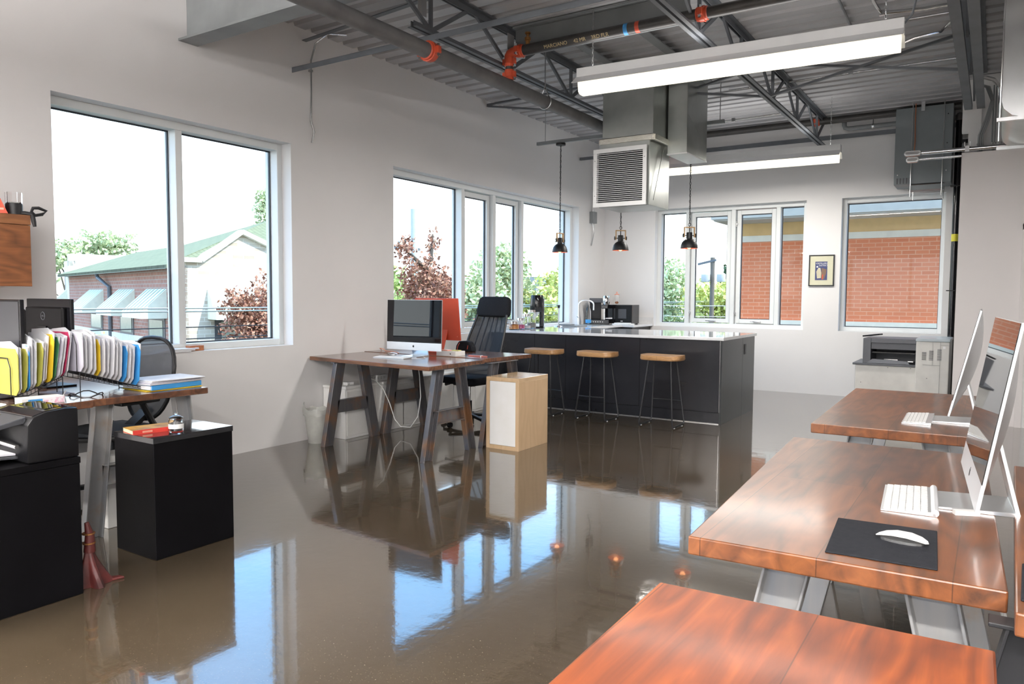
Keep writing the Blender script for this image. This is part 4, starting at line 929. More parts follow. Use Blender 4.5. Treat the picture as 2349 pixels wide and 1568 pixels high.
o_ = mb.build('kitchen_worktop', M['quartz'], bevel=.003); tag(o_, 'continuous glossy white worktop covering the peninsula and the window counter', 'worktop')
t = thing('base_cabinet', 'charcoal base cabinets under the window counter behind the peninsula', 'cabinet', (.3, 10, 0))
MB().box(.004, YB+.0, .1, .62, D-.01, HC).box(.62, 10.40, .1, .82, D-.01, HC).build('carcass', M['cabend'], t)
for a in (9.15, 9.75): MB().box(.62, a, .1, .64, a+.58, HC-.01).build('door', M['cab'], t, bevel=.001, seg=1)
MB().box(.004, YB, 0, .56, D-.01, .1).box(.56,10.46,0,.78,D-.01,.1).build('plinth', M['black'], t)
ZW = HC+.033
# backsplash strip on far wall
tag(MB().box(.01, D-.014, ZW, .86, D-.001, ZW+.10).build('backsplash', M['quartz']), 'short white upstand behind the microwave at the corner', 'backsplash')
# bar stools
def stool():
    t = thing('bar_stool', 'x', 'stool', (0, 0, 0), 0, 'bar stools in front of the peninsula')
    n = 28; m = 8; vs = []; fs = []
    def outline(k):
        a = 2*PI*k/n; c_, s_ = math.cos(a), math.sin(a)
        return .224*math.copysign(abs(c_)**.45, c_), .15*math.copysign(abs(s_)**.55, s_)
    def ztop(x_, y_): return .752 - .016*max(0, 1-(abs(x_)/.20)**2)*max(0, 1-(y_/.16)**2) + .004*(abs(x_)/.235)**2
    for k in range(n): x_, y_ = outline(k); vs.append((x_*.965, y_*.95, .696))
    for k in range(n): x_, y_ = outline(k); vs.append((x_, y_, .708))
    for j in range(m):
        f_ = 1-j/m*.999 if j else 1.0
        for k in range(n):
            x_, y_ = outline(k); x_ *= f_*(.985 if j == 0 else .97); y_ *= f_*(.985 if j == 0 else .96)
            vs.append((x_, y_, ztop(x_, y_)-(.004 if j == 0 else 0)))
    fs.append(tuple(range(n)))
    for j in range(m+1): fs += [(j*n+k, j*n+(k+1) % n, (j+1)*n+(k+1) % n, (j+1)*n+k) for k in range(n)]
    fs.append(tuple((m+1)*n+k for k in range(n)))
    MB().add(vs, fs).build('seat', M['stoolwood'], t, smooth=True)
    def leg(s_, f_): return [(s_*.125, f_*.075, .700), (s_*.185, f_*.155, .05), (s_*.187, f_*.150, .018)]
    for s_ in (-1, 1):
        for f_ in (-1, 1): MB().tube(leg(s_, f_)[:2]+[(s_*.187, f_*.146, .020)], .008, 8).build('leg', M['black'], t, smooth=True)
        MB().tube([(s_*.187, -.148, .016), (s_*.187, .148, .016)], .008, 8).build('runner', M['black'], t, smooth=True)
        for f_ in (-1, 1): MB().lathe([(.001,0),(.011,0),(.011,.004),(.004,.012)], (s_*.187, f_*.10, 0), 10).build('glide', M['zinc'], t)
    k = .30; zf = .26; q = (.700-zf)/.65
    MB().tube([(-.125-.06*q, -.075-.08*q, zf), (-.05, -.075-.08*q-.02, zf), (.05, -.075-.08*q-.02, zf), (.125+.06*q, -.075-.08*q, zf)], .006, 8).build('footrest', M['black'], t, smooth=True)
    MB().box(-.13, -.09, .694, .13, .09, .700).build('seat_plate', M['black'], t)
    return t
s0 = stool(); s0.location = (1.02, 7.44, 0); s0.rotation_euler = (0, 0, PI); s0['label'] = 'bar stool nearest the left wall, partly behind the birch box'
copy_tree(s0, (1.70, 7.45, 0), -.06, 'bar stool in the middle of the row of three')
copy_tree(s0, (2.465, 7.44, 0), PI-.04, 'bar stool closest to the open end of the peninsula')
# counter items
def jar(x_, y_, r, h, lab, fill=None):
    t = thing('glass_jar', lab, 'jar', (x_, y_, ZW), 0, 'glass jars stepping up in size on the worktop')
    MB().lathe([(.001,.001),(r*.9,.001),(r,.008),(r,h-.02),(r*.85,h-.004),(r*.82,h),(r*.78,h),(r*.80,h-.01),(r*.95,h-.026),(r*.95,.010),(.001,.006)], (x_,y_,ZW), 20).build('jar_body', M['clear'], t, smooth=True)
    MB().lathe([(.001,h+.03),(r*.8,h+.03),(r*.84,h+.027),(r*.84,h-.002),(.001,h-.002)], (x_,y_,ZW), 20).build('lid', M['chrome'], t, smooth=True)
    if fill: MB().lathe([(.001,.008),(r*.9,.010),(r*.9,h*fill[1]),(.001,h*fill[1]+.006)], (x_,y_,ZW), 16).build('contents', fill[0], t, smooth=True)
jar(.27, 7.96, .068, .075, 'smallest glass jar, filled with orange candies', (mat('orange_candy', (.75,.28,.05), .5), .8))
jar(.26, 8.13, .060, .115, 'second smallest glass jar, with pink contents', (mat('pink_candy', (.65,.10,.28), .5), .5))
jar(.25, 8.29, .062, .165, 'second tallest glass jar, nearly empty', (M['paper'], .25))
jar(.24, 8.44, .060, .215, 'tallest glass jar beside the black soda maker', (M['steel_lt'], .35))
t = thing('soda_maker', 'tall black soda maker standing on the worktop by the window', 'soda maker', (.20, 8.64, ZW)); B_ = T((.20, 8.64, ZW), -1.2)
MB().prism([(-.055,-.08),(.055,-.08),(.06,.10),(-.06,.10)], 0, .02, 'z', M=B_).build('foot_plate', M['blackgloss'], t, bevel=.006)
MB().prism([(.04,0),(.095,0),(.095,.40),(.04,.40)], -.045, .045, 'x', M=B_).build('column', M['blackgloss'], t, bevel=.012, smooth=True)
MB().lathe([(.001,.440),(.078,.440),(.084,.43),(.100,.225),(.095,.215),(.001,.215)], (0,0,0), 24, M=B_ @ Matrix.Translation((0,.0,0))).build('head', M['blackgloss'], t, smooth=True)
MB().prism([(-.012,.24),(-.055,.14),(-.04,.10),(.028,.20),(.028,.25)], -.03, .03, 'x', M=B_).build('bottle_grip', M['alu'], t, bevel=.006)
for i_ in range(3): MB().box(-.006, .0885, .05+i_*.03, .006, .0895, .07+i_*.03, M=B_).build('side_mark', M['whitemetal'], t)
t = thing('paper_towel_holder', 'slim towel holder rod with a black knob by the sink', 'towel holder', (.20, 9.24, ZW))
MB().tube([(.2,9.24,ZW),(.2,9.24,ZW+.29)], .008, 10).build('rod', M['zinc'], t, smooth=True)
MB().lathe([(.016,.26),(.02,.30),(.02,.302),(.001,.303),(.001,.258),(.016,.26)], (.2,9.24,ZW), 12).build('knob', M['black'], t, smooth=True)
MB().lathe([(.001,.012),(.06,.012),(.065,0),(.001,0)], (.2,9.24,ZW), 20).build('base', M['zinc'], t, smooth=True)
tag(MB().box(.10,9.30,ZW,.46,9.62,ZW+.014).box(.14,9.33,ZW+.014,.34,9.46,ZW+.03).build('drying_tray', M['steel_lt'], bevel=.003), 'flat grey tray lying on the worktop before the sink', 'tray')
t = thing('kitchen_sink', 'flat steel sink set into the window counter', 'sink', (.33, 9.9, ZW))
MB().box(.10,9.66,ZW,.60,10.20,ZW+.004).build('sink_rim', M['zinc'], t, bevel=.002, seg=1)
MB().box(.14,9.76,ZW+.004,.56,10.16,ZW+.0045).build('basin', M['galv'], t)
t = thing('kitchen_tap', 'tall brushed steel gooseneck tap by the sink', 'tap', (.12, 10.0, ZW))
pts = [(.12,10.0,ZW),(.12,10.0,ZW+.30)]+[(.12+.10-.10*math.cos(a),10.0+.05*(1-math.cos(a)),ZW+.30+.07*math.sin(a)) for a in [i*PI/10 for i in range(1,11)]]+[(.32,10.1,ZW+.22)]
MB().tube(pts, .012, 12).build('spout', M['alu'], t, smooth=True); MB().tube([(.12,10.0,ZW),(.12,10.0,ZW+.12)], .018, 12).tube([(.12,10.0,ZW+.10),(.12,9.93,ZW+.13)], .006, 8).build('tap_body', M['alu'], t, smooth=True)
t = thing('plastic_bottle', 'clear bottle with a blue base standing behind the tap', 'bottle', (.17, 10.22, ZW))
MB().lathe([(.001,.002),(.04,.002),(.043,.02),(.043,.19),(.03,.25),(.014,.28),(.014,.30),(.001,.301)], (.17,10.22,ZW), 18).build('bottle_body', M['clear'], t, smooth=True)
MB().lathe([(.044,.02),(.0445,.07),(.044,.075)], (.17,10.22,ZW), 18).build('blue_label', M['blue'], t, smooth=True)
t = thing('espresso_machine', 'black espresso machine with a chrome bean hopper on the corner counter', 'coffee machine', (.27, 10.42, ZW)); B_ = T((.27, 10.40, ZW), .40)
MB().box(-.15,-.13,0,.15,.15,.075,M=B_).build('drip_base', M['blackgloss'], t, bevel=.006)
MB().box(-.15,.0,.075,.02,.15,.33,M=B_).build('tower', M['blackpl'], t, bevel=.006)
MB().box(-.155,-.03,.33,.06,.155,.40,M=B_).build('top_housing', M['darkgrey'], t, bevel=.005)
MB().lathe([(.001,.44),(.05,.44),(.058,.43),(.06,.34),(.045,.30),(.001,.30)], (0,0,0), 20, M=B_ @ Matrix.Translation((.10,-.04,0))).build('bean_hopper', M['chrome'], t, smooth=True)
MB().box(.03,-.09,.24,.13,.06,.30,M=B_).build('grinder_head', M['blackgloss'], t, bevel=.008)
MB().tube([B_ @ Vector((.08,-.05,.24)), B_ @ Vector((.08,-.05,.075))], .014, 10).build('spout', M['chrome'], t)
MB().tube([B_ @ Vector((.10,-.12,.095)), B_ @ Vector((.20,-.12,.10))], .014, 10).build('portafilter', M['chrome'], t, smooth=True)
for i_ in range(6): MB().lathe([(.008,.0),(.008,.004),(.001,.005)], (0,0,0), 10, M=B_ @ Matrix.Translation((-.12+i_*.035,-.131,.04)) @ Matrix.Rotation(PI/2,4,'X')).build('button', M['zinc'], t)
t = thing('microwave_oven', 'black microwave oven in the corner beside the espresso machine', 'microwave', (.50, 10.72, ZW)); B_ = T((.50, 10.72, ZW), .06)
MB().box(-.22,-.15,.01,.22,.17,.30,M=B_).build('microwave_body', M['blackgloss'], t, bevel=.005)
MB().box(-.05,-.156,.03,.215,-.15,.285,M=B_).build('door', M['blackpl'], t, bevel=.002)
MB().box(.0,-.158,.09,.13,-.156,.235,M=B_).build('door_window', M['darkgrey'], t)
MB().box(.04,-.1585,.045,.075,-.157,.055,M=B_).build('badge', M['whitemetal'], t)
for q in ((-.19,-.12),(.19,-.12),(-.19,.14),(.19,.14)): MB().box(q[0]-.015,q[1]-.015,0,q[0]+.015,q[1]+.015,.012,M=B_).build('foot', M['black'], t)
t = thing('glass_canister', 'tall glass canister with copper lid and base on the microwave', 'canister', (.40, 10.74, ZW+.30))
MB().lathe([(.001,.002),(.038,.002),(.040,.01),(.040,.155),(.036,.155),(.036,.012),(.001,.010)], (.40,10.74,ZW+.30), 18).build('canister_body', M['clear'], t, smooth=True)
MB().ball((.40,10.74,ZW+.335), .030, .030, .020, 12).build('contents', mat('copper_nuts', (.45,.16,.06), .4, bump=.8), t, smooth=True)
MB().lathe([(.001,.175),(.02,.172),(.042,.160),(.042,.153),(.001,.153)], (.40,10.74,ZW+.30), 18).ball((.40,10.74,ZW+.49), .012, n=10).build('lid', M['lin'], t, smooth=True)
tag(MB().box(.50,10.36,ZW,.80,10.52,ZW+.018).box(.53,10.37,ZW+.018,.76,10.50,ZW+.030).build('chopping_board', M['white'], bevel=.005), 'thin white boards stacked at the end of the corner counter', 'chopping board')
# poster
t = thing('framed_poster', 'small black-framed travel poster with a cream mount between the far windows', 'picture', (3.335, D, 1.52)); yw = D-.022
x0, x1, z0, z1 = 3.172, 3.505, 1.518, 1.952
MB().box(x0,yw,z0,x0+.015,D-.001,z1).box(x1-.015,yw,z0,x1,D-.001,z1).box(x0+.015,yw,z0,x1-.015,D-.001,z0+.015).box(x0+.015,yw,z1-.015,x1-.015,D-.001,z1).build('picture_frame', M['black'], t)
MB().box(x0+.015,yw+.008,z0+.015,x1-.015,yw+.012,z1-.015).build('mount', mat('cream_mount', (.62,.60,.44), .6), t)
pr_ = MB().box(3.257,yw+.006,1.602,3.415,yw+.008,1.858).build('print', mat('night_blue_print', (.045,.055,.16), .5), t)
yp = yw+.0055
text('print_title', 'DISTILLERY', .030, frame_of((3.346,yp,1.832),(1,0,0),(0,0,1),(0,-1,0)), M['whitemetal'], t, .0002)
text('print_title', 'DISTRICT', .028, frame_of((3.364,yp,1.803),(1,0,0),(0,0,1),(0,-1,0)), M['whitemetal'], t, .0002)
text('print_title', 'THE', .010, frame_of((3.268,yp,1.832),(1,0,0),(0,0,1),(0,-1,0)), M['whitemetal'], t, .0002)
MB().prism([(3.284,1.625),(3.272,1.72),(3.300,1.775),(3.325,1.77),(3.338,1.70),(3.335,1.63)], yp, yp+.0004, 'y').build('print_building', mat('print_cream', (.55,.50,.36), .6), t)
MB().prism([(3.338,1.71),(3.342,1.77),(3.405,1.75),(3.400,1.69),(3.375,1.61),(3.338,1.63)], yp, yp+.0004, 'y').build('print_building', mat('print_brown', (.20,.12,.08), .6), t)
MB().prism([(3.284+.012*math.cos(a),1.787+.012*math.sin(a)) for a in [k*PI/6 for k in range(12)]], yp, yp+.0004, 'y').build('print_moon', M['whitemetal'], t)
MB().prism([(3.345,1.61),(3.350,1.67),(3.365,1.69),(3.36,1.61)], yp-.0003, yp, 'y').build('print_figure', M['red'], t)
# copier
t = thing('office_copier', 'large beige and charcoal office copier with an open paper slot', 'copier', (4.45, 10.5, 0))
cop = mat('copier_beige', (.66,.64,.60), .45); cg = mat('copier_charcoal', (.085,.088,.10), .4)
MB().box(3.93,10.25,.03,4.66,10.95,.52).build('lower_body', cop, t, bevel=.008)
MB().box(4.605,10.18,.03,4.955,10.95,.84).build('side_body', cop, t, bevel=.008)
MB().box(4.60,10.17,.84,4.96,10.95,.875).build('side_top', mat('copier_bluegrey', (.42,.47,.50), .3), t, bevel=.006)
MB().box(3.90,10.23,.52,4.60,10.95,.545).build('tray_shelf', cg, t, bevel=.003)
MB().box(4.01,10.27,.545,4.10,10.9,.855).box(4.10,10.27,.80,4.60,10.9,.855).box(4.10,10.80,.545,4.60,10.9,.80).box(4.10,10.30,.72,4.60,10.35,.80).build('upper_body', cg, t, bevel=.003, seg=1)
MB().box(4.10,10.34,.67,4.58,10.79,.685).build('paper_guide', M['blackgloss'], t); MB().box(4.12,10.31,.575,4.57,10.33,.585).box(4.25,10.30,.57,4.40,10.31,.60).build('slot_rail', M['chrome'], t)
MB().prism([(4.06,.548),(4.54,.548),(4.50,.585),(4.12,.60)], 10.25, 10.27, 'y').build('slot_cover', mat('copier_mid', (.16,.165,.185), .35), t)
MB().bar((4.0,10.42,.875), (4.20,10.36,.905), .10, .018).build('control_panel', M['blackpl'], t, bevel=.003)
for k, (a, b) in enumerate(((4.67,10), (4.745,12), (4.83,14))):
    mb = MB()
    for i in range(b): mb.box(a, 10.177, .62+i*.010, a+.045, 10.181, .624+i*.010)
    mb.build('vent_slots', M['black'] if k < 2 else M['darkgrey'], t)
MB().box(4.68,10.177,.56,4.86,10.1795,.562).box(4.86,10.177,.03,4.862,10.1795,.84).box(4.78,10.177,.56,4.7815,10.1795,.84).box(4.865,10.177,.80,4.95,10.1795,.802).build('panel_seams', M['darkgrey'], t)
MB().box(4.885,10.174,.76,4.915,10.18,.79).build('release_tab', M['white'], t)
for q in ((4.0,10.247,.30),(4.3,10.247,.5),(4.55,10.247,.5),(4.73,10.177,.40)): MB().box(q[0]-.004,q[1]-.001,q[2]-.004,q[0]+.004,q[1]+.002,q[2]+.004).build('screw', M['darkgrey'], t)
for q in ((3.98,10.3),(4.9,10.3),(3.98,10.88),(4.9,10.88)): MB().tube([(q[0],q[1],0),(q[0],q[1],.035)], .02, 10).build('caster', M['black'], t)
MB().box(3.925,10.28,.03,3.93,10.9,.5).build('side_cover', M['steel_lt'], t)
# ---------------------------------------------------------------- left side: wall cabinet and its things
t = thing('wall_cabinet', 'stained wooden wall cabinet cut off by the left frame edge', 'cabinet', (.18, 1.7, 1.40))
MB().box(.001,1.0,1.405,.325,2.288,1.80).build('carcass', M['shelfwood'], t)
MB().box(.325,1.0,1.40,.348,2.29,1.775).build('door', M['shelfwood'], t, bevel=.001, seg=1)
MB().box(.001,1.0,1.778,.350,2.292,1.838).build('top_board', wood('light_stained_board','Y',(.17,.065,.025),(.27,.11,.042),(.33,.14,.055),rough=.45,coat=.1,plank=2), t, bevel=.001, seg=1)
MB().box(.26,1.3,1.388,.34,1.95,1.402).build('under_light', M['black'], t)
t = thing('red_tent_card', 'red triangular card with a dark emblem standing on the wall cabinet', 'card', (.2, 1.98, 1.838))
MB().prism([(-.09,0),(.09,0),(0,.22)], -.04, .04, 'y', M=T((.29,2.095,1.838),1.15)).build('card_body', mat('red_card',(.55,.07,.03),.5), t)
MB().prism([(.045*math.cos(a),.085+.03*math.sin(a)) for a in [k*PI/8 for k in range(16)]], -.041, -.040, 'y', M=T((.29,2.095,1.838),1.15)).build('emblem', mat('dark_red_ink',(.12,.01,.01),.5), t)
MB().box(-.07,-.041,.02,.07,-.040,.032,M=T((.29,2.095,1.838),1.15)).build('pale_stripe', M['redlight'], t)
t = thing('glass_grinder', 'clear cut-glass tumbler on a black base on the wall cabinet', 'grinder', (.26, 2.19, 1.838))
MB().lathe([(.001,.07),(.045,.07),(.046,.135),(.042,.135),(.041,.075),(.001,.075)], (.295,2.225,1.838), 10).build('glass_cup', M['clear'], t)
MB().lathe([(.046,0),(.047,.06),(.043,.07),(.001,.07),(.001,0),(.046,0)], (.295,2.225,1.838), 20).build('black_base', M['black'], t, smooth=True)
t = thing('cable_clamp', 'black looped clamp hanging over the corner of the wall cabinet', 'clamp', (.32, 2.30, 1.838))
MB().tube([(.30,2.20,1.845),(.33,2.27,1.85),(.345,2.305,1.845),(.35,2.31,1.80),(.35,2.315,1.77)], [.012,.014,.016,.014,.010], 10).build('hook', M['black'], t, smooth=True)
MB().tube([(.345,2.30,1.86),(.345,2.31,1.885),(.35,2.34,1.888),(.35,2.385,1.872),(.35,2.36,1.85),(.35,2.32,1.84)], .010, 8, closed=True).build('loop', M['black'], t, smooth=True)
# monitors
def monitor(lab, x0, x1, y, zb, zt, front, rz=0):
    t = thing('computer_monitor', lab, 'monitor', ((x0+x1)/2, y, DT), rz); xc = (x0+x1)/2; w_ = (x1-x0)/2
    Mx = T((xc, y, 0), rz); f_ = -1 if front else 1
    MB().box(-w_, -.012, zb, w_, .012, zt, M=Mx).build('bezel', M['blackgloss'], t, bevel=.004)
    MB().box(-w_+.012, f_*.0122, zb+.02, w_-.012, f_*.0135, zt-.012, M=Mx).build('screen', mat('grey_off_screen', (.05,.052,.058), .3), t)
    b = -f_
    MB().box(-w_+.04, min(b*.012, b*.04), zb+.03, w_-.04, max(b*.012, b*.04), zt-.05, M=Mx).build('back_shell', M['blackpl'], t, bevel=.01)
    MB().box(-.05, min(b*.04, b*.05), zb+.07, .05, max(b*.04, b*.05), zb+.15, M=Mx).build('mount_plate', M['blackgloss'], t)
    if not front: 
        o_ = MB().tube([Mx @ Vector((.0+.024*math.cos(a), b*.0415, zt-.105+.024*math.sin(a))) for a in [k*PI/10 for k in range(20)]], .0015, 6, closed=True).build('round_logo', M['steel'], t)
        text('logo_lettering', 'DELL', .014, frame_of(tuple(Mx @ Vector((0, b*.0412, zt-.105))), (1,0,0), (0,0,1), (0,-1,0)), M['steel'], t, .0003)
    MB().box(-.03, min(b*.045, b*.07), DT+.01, .03, max(b*.045, b*.07), zb+.11, M=Mx).build('stand_neck', M['blackpl'], t, bevel=.004)
    MB().box(-.12, -.09, DT, .12, .09, DT+.012, M=Mx).build('stand_foot', M['blackpl'], t, bevel=.004); return t
monitor('black monitor turned away, with a round logo on its back, by the tall window', .225, .755, 2.32, 1.01, 1.325, False)
monitor('switched-off monitor cut off by the left frame edge', .545, 1.085, 1.90, 1.0, 1.325, True)
# files
def rack(lab, y0, z0, y1, z1, xa, xb, loopy):
    t = thing('file_rack', lab, 'file rack', ((xa+xb)/2, (y0+y1)/2, DT), 0, 'black wire file racks')
    P = lambda x_, s_, dz=0: (x_, y0+(y1-y0)*s_, z0+(z1-z0)*s_+dz)
    mb = MB()
    for x_ in (xa, xb): mb.tube([P(x_, 0), P(x_, 1)], .0028, 6); mb.tube([P(x_, 0, -.03), P(x_, 1, -.01)], .0022, 6)
    for i in range(13): mb.tube([P(xa, i/12), P(xb, i/12)], .002, 6)
    for i in range(13):
        for x_ in (xa, xb): mb.tube([P(x_, i/12), P(x_, i/12, -.03+.02*i/12)], .0018, 5)
    mb.build('wire_grid', M['black'], t)
    mb = MB(); yl, zl = loopy, z0+(z1-z0)*(loopy-y0)/(y1-y0)
    mb.tube([(xa+.03, yl, zl), (xa+.03, yl, zl+.15), (xa+.06, yl, zl+.20), (xb-.05, yl, zl+.20), (xb-.02, yl, zl+.15), (xb-.02, yl, zl)], .0028, 6)
    mb.build('end_loop', M['black'], t)
    mb = MB()
    for s_ in (0, 1):
        for x_ in (xa, xb):
            p = P(x_, s_)
            if p[2]-DT > .02: mb.tube([p, (p[0], p[1], DT)], .0028, 6)
    mb.tube([(xa, y0, DT+.003), (xb, y0, DT+.003)], .0025, 6).tube([(xa, y1, DT+.003), (xb, y1, DT+.003)], .0025, 6)
    mb.build('legs', M['black'], t); return t
RA = (2.155, .925, 2.515, .805, .89, 1.145); RB = (1.835, .822, 2.075, .905, .85, 1.12)
rack('black wire file rack sloping down towards the window, beside the chair', *RA, 2.150)
rack('black wire file rack at the left, holding the large yellow folder', *RB, 1.828)
def folder(x0, x1, y, z, h, lean, m, lab, th=.004, group=None, cut=.03, tab=None):
    t = thing('file_folder', lab, 'file folder', ((x0+x1)/2, y, z), 0, group)
    Mx = Matrix.Translation((0, y, z)) @ Matrix.Rotation(lean, 4, 'X')
    c_ = cut; poly = [(x0, 0), (x1-c_, 0), (x1, c_), (x1, h-c_*1.3), (x1-c_, h), (x0, h)]
    MB().prism(poly, -th/2, th/2, 'y', M=Mx).build('cover', m, t)
    # slightly longer loose sheets peeping out on top
    mb = MB(); ph = random.uniform(.008, .038)
    mb.prism([(x0+.01, .02), (x1-.02, .02), (x1-.005-random.random()*.01, h*.5), (x1-.012, h+ph*.2), (x1-.09, h+ph), (x0+.02, h+ph*.7)], th/2, th/2+.0055, 'y', M=Mx)
    mb.build('paper_sheets', M['paper'], t)
    if tab: MB().box(x0+.05, -th/2-.0006, h-.012, x0+.13, -th/2, h+.014, M=Mx).build('index_tab', tab, t)
    return t
GA = 'folders in the sloping rack'; GB = 'folders in the left rack'
ORD = 'first second third fourth fifth sixth seventh eighth ninth tenth eleventh twelfth thirteenth fourteenth fifteenth'.split()
cols = ['p2','p','p','p','gold','p','p','p','p','p','blue','p','p','blue']
names = {0: 'lilac-white front folder of the sloping rack, facing the camera', 4: 'deep yellow folder in the middle of the sloping rack', 10: 'blue folder near the low end of the sloping rack', 13: 'blue folder at the very low end of the sloping rack'}
for i, c_ in enumerate(cols):
    s_ = (i+.35)/len(cols)*.94; y = RA[0]+(RA[2]-RA[0])*s_; z = RA[1]+(RA[3]-RA[1])*s_+.004
    m_ = {'p2': M['paper2'], 'p': M['paper'], 'gold': M['gold'], 'blue': M['blue']}[c_]
    folder(.885, 1.165-.02*random.random()+(.012 if c_ != 'p' else 0), y, z, random.uniform(.205, .245), -.12*(s_-.1)+random.uniform(-.05,.02), m_, names.get(i, ORD[i]+' folder from the top of the sloping rack, white and full of papers'), group=GA)
cols = ['yellow','p','yellow','blue','p','p','yellow','p','p','gold','green','p2','p','crimson','p']
names = {0: 'large yellow-green folder at the front of the left rack', 2: 'second yellow-green folder in the left rack', 3: 'blue folder tucked near the front of the left rack', 6: 'yellow-green folder in the middle of the left rack', 9: 'deep yellow folder in the left rack', 10: 'dark green folder in the left rack', 11: 'lilac-white folder in the left rack', 13: 'crimson folder at the back of the left rack'}
for i, c_ in enumerate(cols):
    s_ = (i+.2)/len(cols); y = RB[0]+(RB[2]+.05-RB[0])*s_; z = RB[1]+(RB[3]-RB[1])*s_+.004
    m_ = M.get(c_, M['paper']) if c_ != 'p2' else M['paper2']
    folder(.855, 1.155-.02*random.random()+(.01 if c_ != 'p' else 0)-.05*s_, y, z, random.uniform(.215, .255)+(.01 if i else 0), -.16*s_+random.uniform(-.04,.03)*(i>0), m_, names.get(i, ORD[i]+' folder from the front of the left rack, white and full of papers'), group=GB, tab=M['blue'] if i in (4, 7) else None)
# paper pile on the right end of the left desk
bx_, by_, z_ = 1.10, 2.68, DT
GP = 'papers piled beside the sloping rack'
specs = [(.27,.36,.004,'gold','yellow folder at the bottom of the paper pile'), (.27,.34,.030,'blue','thick blue folder near the bottom of the paper pile'), (.29,.36,.006,'paper','lowest white sheaf of the paper pile'), (.28,.35,.005,'paper2','second white sheaf of the paper pile'), (.28,.37,.006,'paper','third white sheaf of the paper pile'), (.27,.35,.006,'paper','topmost white sheaf of the paper pile')]
for k, (w_, l_, h_, c_, lab) in enumerate(specs):
    Mx = T((bx_+random.uniform(-.015,.015), by_+random.uniform(-.01,.02), z_+.0005), random.uniform(-.05,.07))
    t = thing('blue_folder' if c_ == 'blue' else ('yellow_folder' if c_ == 'gold' else 'paper_sheaf'), lab, 'folder' if c_ in ('blue','gold') else 'papers', (bx_, by_, z_), 0, GP)
    MB().box(-w_/2, -l_/2, 0, w_/2, l_/2, h_, M=Mx).build('cover' if c_ in ('blue','gold') else 'sheets', M[c_], t, bevel=min(.002, h_*.3), seg=1)
    if c_ == 'blue': MB().box(-w_/2+.004, -l_/2-.008, .004, w_/2-.004, l_/2-.01, h_-.004, M=Mx).build('page_block', M['paper'], t)
    z_ += h_+.001
# tissue box, plate, desk cables
t = thing('tissue_box', 'small pink and white tissue box in front of the left file rack', 'box', (1.24, 1.90, DT+.004)); Mx = T((1.235, 1.905, DT+.004), 1.45)
MB().box(-.10, -.05, 0, .10, .05, .035, M=Mx).build('box_body', M['white'], t, bevel=.002)
pk = NT('floral_print'); vv = pk.coord(); pk.l(pk.ramp(pk.noise(vv, 30, 3), [(.42, (.85,.82,.85)), (.5, (.75,.35,.5)), (.6, (.85,.8,.85))]), pk.b.inputs['Base Color']); pk.set(.5)
MB().box(-.0, -.0506, .003, .098, -.0500, .032, M=Mx).box(-.098,-.0506,.003,.0,-.05,.01,M=Mx).build('floral_print', pk.m, t)
MB().box(-.07, -.0508, .010, -.005, -.0500, .029, M=Mx).build('name_panel', M['blue'], t)
fr = Mx @ Matrix(((1,0,0,-.038),(0,0,-1,-.0512),(0,1,0,.0195),(0,0,0,1)))
text('box_lettering', 'Scotties', .016, fr, M['black'], t, .0002)
t = thing('round_plate', 'white and blue round plate cut off at the left edge of the desk', 'plate', (1.30, 1.62, DT+.004))
MB().lathe([(.001,.004),(.06,.004),(.10,.014),(.105,.016),(.10,.010),(.06,0),(.001,0)], (1.22,1.64,DT+.004), 28).build('plate_body', M['white'], t, smooth=True)
MB().lathe([(.070,.0078),(.080,.0098)], (1.22,1.64,DT+.004), 28).build('blue_ring', M['blue'], t)
t = thing('cable_coil', 'loose black and white cables coiled between the two file racks', 'cable', (1.05, 2.08, DT))
MB().tube([(1.12+.09*math.cos(a),2.20+.08*math.sin(a),DT+.010+.012*math.sin(3*a)) for a in [k*PI/9 for k in range(18)]], .0035, 6, closed=True).build('black_loop', M['blkcable'], t, smooth=True)
MB().tube([(1.20,2.03,DT+.008),(1.16,2.06,DT+.03),(1.10,2.10,DT+.04),(1.0,2.14,DT+.015)], .003, 6).build('white_lead', M['cable'], t, smooth=True)
tag(MB().prism([(.80,2.10),(1.02,2.12),(1.0,2.20),(.82,2.19)], DT, DT+.010, 'z').build('envelope', M['paper2']), 'flat pale envelope lying between the two file racks', 'envelope')
LEFTDESK = [o for o in bpy.data.objects if o.get('category') == 'desk' and 'left window' in o['label']][0]
MB().tube([(1.2005,2.215,.50),(1.2025,2.215,.50)], .011, 16).build('bolt_hole', M['black'], LEFTDESK)
# book and jar on the black box
t = thing('paperback_book', 'yellow-covered book with a red spine on the black storage box', 'book', (1.62, 2.26, .63)); Mx = T((1.615, 2.275, .63), 1.38)
MB().box(-.115, -.07, .002, .110, .068, .020, M=Mx).build('pages', mat('cream_pages', (.75,.62,.45), .7), t)
MB().box(-.116, -.073, .020, .114, .070, .0225, M=Mx).build('front_cover', mat('ochre_cover', (.50,.28,.04), .4, c2=(.20,.10,.02), sc_=18), t)
MB().box(-.116, -.076, .0, .114, -.070, .0225, M=Mx).box(-.116,-.073,0,.114,.07,.002,M=Mx).build('spine', mat('red_spine', (.62,.05,.035), .4), t)
MB().box(-.07, -.0765, .006, -.02, -.0758, .016, M=Mx).build('spine_label', M['redlight'], t)
t = thing('glass_candle', 'small glass jar with a white label beside the yellow book', 'jar', (1.765, 2.32, .63))
MB().lathe([(.001,.001),(.034,.001),(.037,.006),(.037,.062),(.031,.070),(.029,.070),(.033,.060),(.033,.010),(.001,.008)], (1.765,2.325,.63), 24).build('jar_body', M['clear'], t, smooth=True)
MB().lathe([(.001,.009),(.031,.010),(.031,.030),(.001,.032)], (1.765,2.325,.63), 20).build('dark_wax', M['blackgloss'], t, smooth=True)
